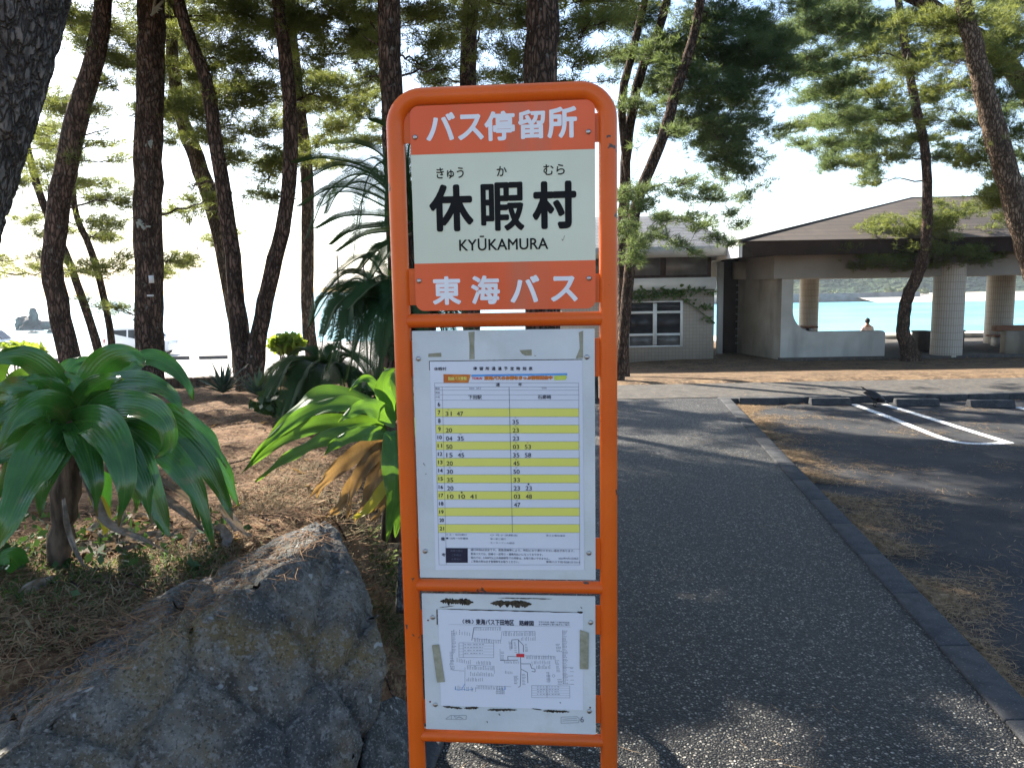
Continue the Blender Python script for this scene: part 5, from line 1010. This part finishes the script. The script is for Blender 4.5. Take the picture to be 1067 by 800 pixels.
# --- name plate
pl, (u0, v0, u1, v1, pts) = plate('name_plate', [(427.5, 110), (621, 104.5), (619.7, 321.5), (432.5, 324)], M['plate_white'], .017)
def vline(py): return S(524, py, PO)[1]
for nm, lo, hi in (('orange_band', vline(158.5), 9), ('orange_band', -9, vline(273))):
    poly = []
    n = len(pts)
    for i in range(n):
        (a, b), (c, d) = pts[i], pts[(i+1) % n]; ins = lambda q: lo <= q <= hi
        if ins(b): poly.append((a, b))
        for lim in (lo, hi):
            if (b-lim)*(d-lim) < 0: t_ = (lim-b)/(d-b); poly.append((a+(c-a)*t_, lim))
    mb = MB(); fan(mb, poly, PO+.0003); mb.build(nm, M['plate_orange'], pl)
Z1 = (390, 70, 2.963, PO)
wl = TextLayer(); wl2 = TextLayer(); bl = TextLayer()
for ch, b in (('バ', (160, 141, 250, 228)), ('ス', (258, 146, 338, 226)), ('停', (340, 136, 434, 228)), ('留', (444, 132, 528, 222)), ('所', (534, 122, 626, 220))): wl.add(ch, zbox(*b, *Z1), PO+.0007, .034)
for ch, b in (('東', (180, 646, 268, 734)), ('海', (299, 643, 388, 732)), ('バ', (420, 642, 510, 727)), ('ス', (545, 645, 628, 724))): wl2.add(ch, zbox(*b, *Z1), PO+.0007, .034)
for ch, b in (('休', (170, 362, 306, 508)), ('暇', (329, 356, 463, 506)), ('村', (488, 352, 624, 500))): bl.add(ch, zbox(*b, *Z1), PO+.0006, .025 if ch == '暇' else .036)
for ch, b in (('きゅう', (192, 310, 276, 345)), ('か', (378, 306, 409, 337)), ('むら', (522, 300, 588, 333))): bl.add(ch, zbox(*b, *Z1), PO+.0006, .012)
bl.add('KYŪKAMURA', zbox(262, 519, 537, 565, *Z1), PO+.0006, .012)
wl.build('white_lettering', M['letter_white'], pl); wl2.build('white_lettering', M['letter_white'], pl); bl.build('black_lettering', M['letter_black'], pl)
screws(pl, [(390+126/2.963, 70+217/2.963), (390+661/2.963, 70+200/2.963), (390+138/2.963, 70+660/2.963), (390+663/2.963, 70+652/2.963)])
mb = MB(); q = S(587, 249, PO); mb.add([W(q[0]+a, q[1]+b, PO+.0006) for a, b in ((-.004, 0), (-.001, -.004), (.003, .006), (.0015, .006), (-.0005, -.001))], ng=[[0, 1, 2, 3, 4]]); mb.build('scratch', M['tape'], pl)
tabs([(420, 118, 428, 150), (628, 118, 636, 148), (426, 280, 432, 318), (624, 285, 630, 315)])
# --- timetable
pl, ext = plate('timetable_board', [(429.3, 344.5), (619.2, 342.8), (621, 603), (437.5, 602.5)], M['plate_back'], .002)
def sheetpoly(name, pix, mt, off, parent, ox=0, oy=0, sc=1):
    mb = MB(); fan(mb, [S(ox+x/sc, oy+y/sc, PO) for x, y in pix], PO+off); return mb.build(name, mt, parent)
sheetpoly('timetable_sheet', [(447.8, 376.7), (606.7, 375.2), (608.8, 593.7), (454, 593.5)], M['paper'], .0006, pl)
Z2 = (420, 340, 4.85); Z3 = (420, 470, 4.85)
def xl_(y): return 453+(454.9-453)*(y-398)/(588-398)     # left edge of the table in px, follows the plate's perspective
def xfull(f, y): # fraction across table -> px
    l = 453.0+4.6*(y-398)/190; r = 603.0+1.2*(y-398)/190; return l+(r-l)*f
NR = [416.7+8.61*i for i in range(17)]
rows = MB(); ln = MB()
for i in range(16):
    if i % 2 == 1:
        fan(rows, [S(xfull(0, NR[i]), NR[i], PO), S(xfull(1, NR[i]), NR[i], PO), S(xfull(1, NR[i+1]), NR[i+1], PO), S(xfull(0, NR[i+1]), NR[i+1], PO)], PO+.0009)
rows.build('row_shading', M['row'], pl)
def stroke(mb, pix, wd, n, close=False):
    pts_ = [S(x, y, PO) for x, y in pix]
    if close: pts_.append(pts_[0])
    for (a, b), (c, d) in zip(pts_[:-1], pts_[1:]):
        L_ = math.hypot(c-a, d-b)
        if L_ < 1e-7: continue
        nx, ny = -(d-b)/L_*wd/2, (c-a)/L_*wd/2; mb.quad(W(a-nx, b-ny, n), W(c-nx, d-ny, n), W(c+nx, d+ny, n), W(a+nx, b+ny, n))
for y in NR+[398.8, 403, 406.4, 411.1]: stroke(ln, [(xfull(0, y), y), (xfull(1, y), y)], .0005, PO+.0012)
for f in (0, 1): stroke(ln, [(xfull(f, 398.8), 398.8), (xfull(f, 588), 588)], .0005, PO+.0012)
stroke(ln, [(xfull(.052, 403), 403), (xfull(.052, 588), 588)], .0005, PO+.0012); stroke(ln, [(530.5, 403), (534, 554.5)], .0009, PO+.0012)
stroke(ln, [(xfull(0, 588), 588), (xfull(1, 588), 588)], .0005, PO+.0012); stroke(ln, [(xfull(.052, 570.5), 570.5), (xfull(1, 571.5), 571.5)], .0005, PO+.0012)
ln.build('table_lines', M['ink_pale'], pl)
ink = TextLayer(); pale = TextLayer()
def pxbox(cx, cy, w_, h): 
    a = S(cx-w_/2, cy, PO); b = S(cx+w_/2, cy, PO); return (a[0], a[1]-h/2*.00182, b[0], a[1]+h/2*.00182)
def tx(body, x0, cy, w_, h, bold=.01, layer=None): (layer or ink).add(body, pxbox(x0+w_/2, cy, w_, h), PO+.0014, bold)
TT = {7: (['31', '47'], []), 8: ([], ['35']), 9: (['20'], ['23']), 10: (['04', '35'], ['23']), 11: (['50'], ['03', '53']), 12: (['15', '45'], ['35', '58']), 13: (['20'], ['45']), 14: (['30'], ['50']), 15: (['35'], ['33']), 16: (['20'], ['23', '23']), 17: (['10', '10', '41'], ['03', '48']), 18: ([], ['47'])}
for i, h in enumerate(range(6, 22)):
    yc = (NR[i]+NR[i+1])/2; w_ = 2.6 if h < 10 else 4.6; x = xfull(.026, yc); tx(str(h), x-w_/2, yc, w_, 4.9 if h < 10 else 4.2, .03)
    for side, x0, step in ((0, xfull(.07, yc), 11.9), (1, 534.0+.02*(yc-440), 12.3)):
        for j, s in enumerate(TT.get(h, ([], []))[side]):
            tx(s, x0+j*step, yc+1.2, 6.5, 4.8, .012)
            if (side, h, j) in ((0, 7, 0), (0, 10, 1), (1, 8, 0), (1, 9, 0), (1, 10, 0), (1, 11, 0), (1, 11, 1), (0, 12, 1), (1, 12, 0), (1, 13, 0), (1, 14, 0), (0, 14, 0), (1, 16, 1), (0, 17, 0), (0, 17, 1), (1, 17, 1), (1, 17, 0), (1, 18, 0)):
                tx('■' if (side, h, j) in ((0, 17, 1), (1, 16, 1)) else '○', x0+j*step+2.3, yc-3, 1.6, 1.6, 0, ink if (side, h, j) in ((0, 17, 1), (1, 16, 1)) else pale)
tx('休暇村', 452.4, 384.2, 12.8, 3.8, .02)
for j, ch in enumerate('停留所通過予定時刻表'): tx(ch, 493.2+j*6.42, 383.9, 3.9, 3.9, .03)
tx('通', 516.8, 400.6, 4, 3.8, .02); tx('年', 540, 400.5, 4, 3.8, .02)
tx('下田駅', 488, 413.7, 14, 4.4, .015); tx('石廊崎', 560.3, 413.4, 14, 4.4, .015)
tx('系統', 453.8, 404.7, 4.5, 2.4, 0); tx('経由', 453.8, 408.8, 4.5, 2.4, 0); tx('行先', 454, 413.6, 4.5, 2.4, 0); tx('S50  S51', 489, 404.5, 12, 1.8, 0, pale); tx('S50', 564.5, 404.2, 5, 1.8, 0, pale)
tx('備', 459.5, 561, 4, 4, .02); tx('考', 460.3, 577.5, 4, 4, .02)
tx('○ 土・休日運行', 464.5, 556.5, 22, 2.2, 0, pale); tx('■ 12月～3月運休', 465, 560.3, 23, 2.2, 0); tx('○ 弓ヶ浜経由', 511, 557, 28, 2.2, 0, pale); tx('第一第二運行', 511, 561, 16, 2.2, 0, pale); tx('モータープール経由', 511, 565, 25, 2.2, 0, pale); tx('第２土曜日運休', 569, 557.5, 20, 2.2, 0, pale)
tx('運行時刻は目安です。道路混雑等により、時刻どおり運行できない場合があります。', 490.5, 572.2, 108, 2.7, 0); tx('東海バスでは、前乗り・前降り・運賃先払いになっております。', 490.5, 576.5, 75, 2.7, 0); tx('車内では、5,000円以上の高額紙幣での両替は、お取り扱いできません。', 490.7, 580.5, 82, 2.7, 0)
tx('ご乗車の際は必ず整理券をお取りください。', 491, 584.3, 50, 2.7, 0); tx('2022年4月1日改正', 582, 581.2, 21, 2.4, 0); tx('東海バス下田 0558-22-2514', 569, 584.8, 35, 2.6, 0)
ink.build('printed_text', M['ink'], pl); pale.build('fine_print', M['ink_pale'], pl)
sheetpoly('notice_box', [(215, 487), (327, 487.5), (327.5, 562), (216, 562)], M['ink'], .0011, pl, *Z3)
nl = TextLayer()
for j, (s, w_) in enumerate((('両替の際は', 12.5), ('ご利用は', 10), ('お早めに', 10.5))): nl.add(s, pxbox(475.8, 573.3+4.4*j, w_, 2.4), PO+.0014, 0)
nl.build('notice_text', M['ink_pale'], pl)
sheetpoly('banner_panel', [(204, 241), (343, 243), (330, 286), (205, 284)], M['ink_orange'], .001, pl, *Z2); sheetpoly('banner_strip', [(345, 243), (830, 236), (830, 247), (345, 254)], M['ink_blue'], .001, pl, *Z2)
sheetpoly('banner_blob', [(763, 250), (822, 246), (829, 257), (820, 270), (766, 272)], M['ink_lime'], .0012, pl, *Z2)
bo = TextLayer(); bo.add('東海バスのお得なきっぷ情報配信中', zbox(410, 249, 756, 270, *Z2, PO), PO+.0014, .09); bo.build('banner_lettering', M['ink_orange'], pl)
bo = TextLayer(); bo.add('TOKAI', zbox(348, 256, 400, 268, *Z2, PO), PO+.0014, .06); bo.build('banner_logo', M['ink_red'], pl)
bo = TextLayer(); bo.add('路線バス情報', zbox(228, 254, 322, 272, *Z2, PO), PO+.0015, .02); bo.build('banner_title', M['row'], pl)
screws(pl, [(436, 373.8), (611.5, 372), (443, 574), (613.7, 576)])
for q in ([(128, 138), (193, 133), (194, 154), (127, 155)], [(330, 28), (362, 26), (360, 95), (362, 165), (335, 167), (336, 90)], [(588, 120), (650, 117), (650, 148), (618, 148), (600, 138)], [(888, 30), (910, 22), (910, 160), (872, 162), (893, 110)]): sheetpoly('tape_scrap', q, M['tape'], .0004, pl, *Z2)
e3 = MB()
for pix in ([(447.2, 376.3), (530, 375.2), (606.8, 374.4)], [(447.4, 376.5), (447.8, 386)]): stroke(e3, pix, .0014, PO+.0005)
e3.build('paper_edge', M['peel'], pl)
tabs([(620, 352, 628, 392), (620, 560, 628, 592), (430, 355, 436, 392), (434, 560, 440, 592)])
# --- route map
pl, ext = plate('route_map_board', [(439.5, 617.5), (620.8, 621.5), (620.3, 765), (443.8, 758.8)], M['plate_back'], .002)
sheetpoly('map_sheet', [(92, 81), (940, 101), (940, 670), (110, 642)], M['paper'], .0006, pl, 440, 620, 5.614)
Z8 = (440, 620, 5.614)
def z8(pts_): return [(440+x/5.614, 620+y/5.614) for x, y in pts_]
lm = MB(); fine = MB(); blue = MB()
for p_ in ([(575, 360), (577, 440), (573, 530), (560, 535)], [(525, 310), (524, 258), (560, 256), (592, 290), (592, 330)], [(562, 256), (566, 340)], [(578, 398), (632, 398), (640, 425), (660, 428), (660, 445), (640, 442)], [(580, 430), (615, 448), (618, 510)], [(500, 355), (548, 356)], [(455, 378), (560, 376)], [(500, 355), (502, 378)], [(290, 262), (303, 185)]):
    stroke(lm, z8(p_), .0009, PO+.0012)
for p_ in ([(303, 185), (460, 183)], [(296, 250), (460, 262), (466, 210), (660, 208), (662, 262)], [(455, 310), (457, 376)], [(172, 205), (176, 380), (160, 400), (175, 435), (245, 440)], [(262, 405), (420, 412), (422, 455)], [(250, 420), (250, 530)], [(600, 350), (775, 355), (780, 400)], [(822, 200), (825, 518)], [(790, 515), (885, 518)], [(825, 420), (885, 418)], [(825, 470), (885, 468)], [(740, 450), (742, 500)], [(640, 385), (645, 410)], [(315, 525), (430, 528), (485, 530), (520, 532)]): stroke(fine, z8(p_), .00045, PO+.0012)
def ticks(a, b, n, h, horiz=True):
    for k in range(n):
        u = (k+random.uniform(-.2, .2))/max(1, n-1); x = a[0]+(b[0]-a[0])*u; y = a[1]+(b[1]-a[1])*u; l = h*random.uniform(.55, 1)
        q = [(x, y), (x, y-l)] if horiz else [(x, y), (x+l, y)]
        for g in range(3):
            s0, s1 = g/3+.02, g/3+.26; stroke(fine, z8([(q[0][0]+(q[1][0]-q[0][0])*s0, q[0][1]+(q[1][1]-q[0][1])*s0), (q[0][0]+(q[1][0]-q[0][0])*s1, q[0][1]+(q[1][1]-q[0][1])*s1)]), .0008, PO+.0012)
for a, b, n, h, z_ in (((310, 203), (460, 203), 16, 20, 1), ((305, 268), (455, 280), 16, 26, 1), ((475, 235), (655, 235), 20, 30, 1), ((580, 262), (655, 262), 8, 24, 1), ((170, 210), (175, 330), 15, 30, 0), ((185, 225), (280, 235), 7, 32, 1), ((160, 330), (165, 430), 12, 30, 0), ((205, 388), (280, 400), 8, 28, 1), ((265, 430), (415, 436), 17, 26, 1), ((285, 468), (415, 472), 14, 26, 1), ((260, 500), (350, 500), 10, 24, 1), ((318, 400), (400, 405), 10, 24, 1), ((320, 545), (480, 550), 18, 24, 1), ((195, 550), (310, 560), 10, 28, 1), ((435, 575), (480, 575), 8, 40, 1), ((610, 370), (775, 372), 20, 26, 1), ((670, 428), (745, 428), 10, 28, 1), ((655, 400), (745, 400), 9, 24, 1), ((818, 205), (822, 510), 38, 34, 0), ((780, 285), (785, 325), 6, 36, 0), ((780, 380), (785, 445), 9, 24, 0), ((725, 450), (728, 505), 8, 26, 0), ((865, 420), (868, 520), 5, 22, 0), ((535, 470), (538, 515), 7, 30, 0), ((582, 460), (586, 520), 8, 24, 0), ((505, 270), (510, 315), 7, 20, 0), ((600, 285), (602, 325), 6, 18, 0), ((460, 330), (462, 380), 7, 20, 0), ((480, 395), (560, 397), 10, 18, 1), ((485, 455), (525, 458), 5, 22, 1), ((535, 270), (540, 330), 7, 18, 0), ((790, 490), (795, 515), 4, 30, 0)): ticks(a, b, n, h, z_ == 1)
for x0, y0, x1, y1, rows_ in ((215, 275, 418, 362, 5), (640, 525, 863, 597, 5)):
    stroke(fine, z8([(x0, y0), (x1, y0+2), (x1, y1), (x0, y1-2)]), .0005, PO+.0012, True); stroke(fine, z8([(x0+(90 if y0 > 400 else 25), y0), (x0+(90 if y0 > 400 else 25), y1)]), .0005, PO+.0012)
    for k in range(1, rows_):
        y = y0+(y1-y0)*k/rows_; stroke(fine, z8([(x0, y), (x1, y+1)]), .0003, PO+.0012)
        x = x0+32
        while x < x1-60: stroke(fine, z8([(x, y-7), (x+random.uniform(5, 14), y-7)]), .0009, PO+.0012); x += 17
for p_ in ([(195, 530), (192, 548), (215, 552), (235, 545), (262, 552), (300, 545)], [(235, 540), (250, 515)], [(485, 528), (487, 548), (470, 550)]): stroke(blue, z8(p_), .0009, PO+.0012)
c8 = z8([(768, 468)])[0]; stroke(fine, [(c8[0]+1.4*math.cos(a), c8[1]+1.4*math.sin(a)) for a in np.linspace(0, 6.28, 12)], .0005, PO+.0012)
stroke(fine, z8([(155, 168), (870, 182)]), .0003, PO+.0012)
lm.build('route_lines', M['ink'], pl); fine.build('route_details', M['ink_pale'], pl); blue.build('blue_route', M['ink_blue'], pl)
it = TextLayer()
it.add('（株）', zbox(236, 138, 300, 164, *Z8, PO), PO+.0014, .02); it.add('東海バス下田地区', zbox(314, 138, 537, 172, *Z8, PO), PO+.0014, .025); it.add('路線図', zbox(567, 145, 652, 176, *Z8, PO), PO+.0014, .03)
it.add('令和元年度  路線バス運行系統図', zbox(680, 151, 860, 160, *Z8, PO), PO+.0014, .0); it.add('主な停留所と乗り継ぎのご案内', zbox(680, 164, 860, 174, *Z8, PO), PO+.0014, .0); it.build('map_title', M['ink'], pl)
sheetpoly('station_mark', [(551, 339), (597, 340), (597, 360), (550, 359)], M['ink_red'], .0013, pl, *Z8)
sheetpoly('tape_strip', [(57, 288), (100, 284), (134, 503), (87, 507)], M['tape'], .0018, pl, *Z8); sheetpoly('tape_strip', [(922, 198), (974, 216), (972, 430), (921, 428)], M['tape'], .0018, pl, *Z8)
def ragged(a, b, th, n=26, seed=0):
    rs = random.Random(seed); top = []; bot = []
    for k in range(n+1):
        u = k/n; x = a[0]+(b[0]-a[0])*u; y = a[1]+(b[1]-a[1])*u; e = min(1, 5*min(u, 1-u)+.15); top.append((x, y-th*.5*e*rs.uniform(.5, 1))); bot.append((x, y+th*.5*e*rs.uniform(.2, 1.1)))
    return top, bot
for a, b, th, sd in (((105, 34), (300, 40), 46, 1), ((400, 46), (640, 50), 46, 2), ((440, 14), (760, 20), 7, 3), ((88, 78), (940, 101), 8, 4), ((86, 80), (88, 170), 9, 5), ((905, 98), (940, 98), 16, 6), ((120, 648), (235, 660), 16, 7), ((245, 658), (330, 655), 18, 8), ((380, 668), (555, 668), 18, 9), ((705, 674), (862, 680), 18, 10), ((640, 660), (700, 668), 7, 11), ((925, 66), (935, 76), 8, 12), ((448, 690), (455, 700), 8, 13), ((803, 624), (812, 628), 6, 14), ((376, 735), (384, 742), 8, 15), ((100, 70), (190, 60), 5, 16)):
    if abs(b[0]-a[0]) < 8: t0, b0_ = [(a[0]-3, a[1]), (b[0]-3, b[1])], [(a[0]+3, a[1]), (b[0]+3, b[1])]
    else: t0, b0_ = ragged(a, b, th, 30 if abs(b[0]-a[0]) > 60 else 5, sd)
    pe = MB(); T_ = [S(*q, PO) for q in z8(t0)]; B_ = [S(*q, PO) for q in z8(b0_)]
    for k in range(len(T_)-1): pe.quad(W(*T_[k], PO+.0009), W(*B_[k], PO+.0009), W(*B_[k+1], PO+.0009), W(*T_[k+1], PO+.0009))
    pe.build('peeled_patch', M['peel'], pl)
st = MB()
for p_ in ([(138, 722), (165, 700), (258, 700), (256, 724)], [(170, 702), (170, 722)], [(185, 704), (200, 720), (215, 706), (240, 718)], [(812, 710), (905, 706), (918, 720), (915, 742), (812, 746)], [(820, 722), (905, 716)], [(820, 732), (908, 728)]): stroke(st, z8(p_), .0006, PO+.0009, len(p_) > 3)
st.build('sticker_outline', M['ink_pale'], pl)
sheetpoly('sticker', [(138, 722), (165, 700), (258, 700), (256, 724)], M['tape'], .0006, pl, *Z8).data.materials[0] = M['plate_back']
s6 = TextLayer(); s6.add('6', zbox(925, 706, 945, 740, *Z8, PO), PO+.0012, 0); s6.build('sticker_numeral', M['ink_pale'], pl)
screws(pl, [(440+62/5.614, 620+128/5.614), (440+985/5.614, 620+158/5.614), (440+77/5.614, 620+638/5.614), (440+977/5.614, 620+677/5.614)])
for x, y in ((34, 145), (46, 621), (982, 655)): mb = MB(); q = S(440+x/5.614, 620+y/5.614, PO); mb.add([W(q[0]+.002*math.cos(a), q[1]+.002*math.sin(a), PO+.0005) for a in np.linspace(0, 5.6, 9)], ng=[list(range(9))]); mb.build('rust_spot', M['rust'], pl)
tabs([(620, 630, 628, 660), (620, 724, 628, 752), (438, 635, 444, 660), (440, 728, 446, 752)])

# ------------------------------------------------------------------ air
hm = bpy.data.materials.new('haze'); hm.use_nodes = True; t_ = hm.node_tree; t_.nodes.remove(t_.nodes['Principled BSDF']); pv = t_.nodes.new('ShaderNodeVolumePrincipled')
pv.inputs['Color'].default_value = (.86, .92, 1, 1); pv.inputs['Density'].default_value = .00035; pv.inputs['Anisotropy'].default_value = .2; t_.links.new(pv.outputs[0], t_.nodes['Material Output'].inputs['Volume'])
mb = MB(); mb.box((-6000, -3000, -9), (6000, 6500, 32)); tag(mb.build('haze', hm), kind='stuff')
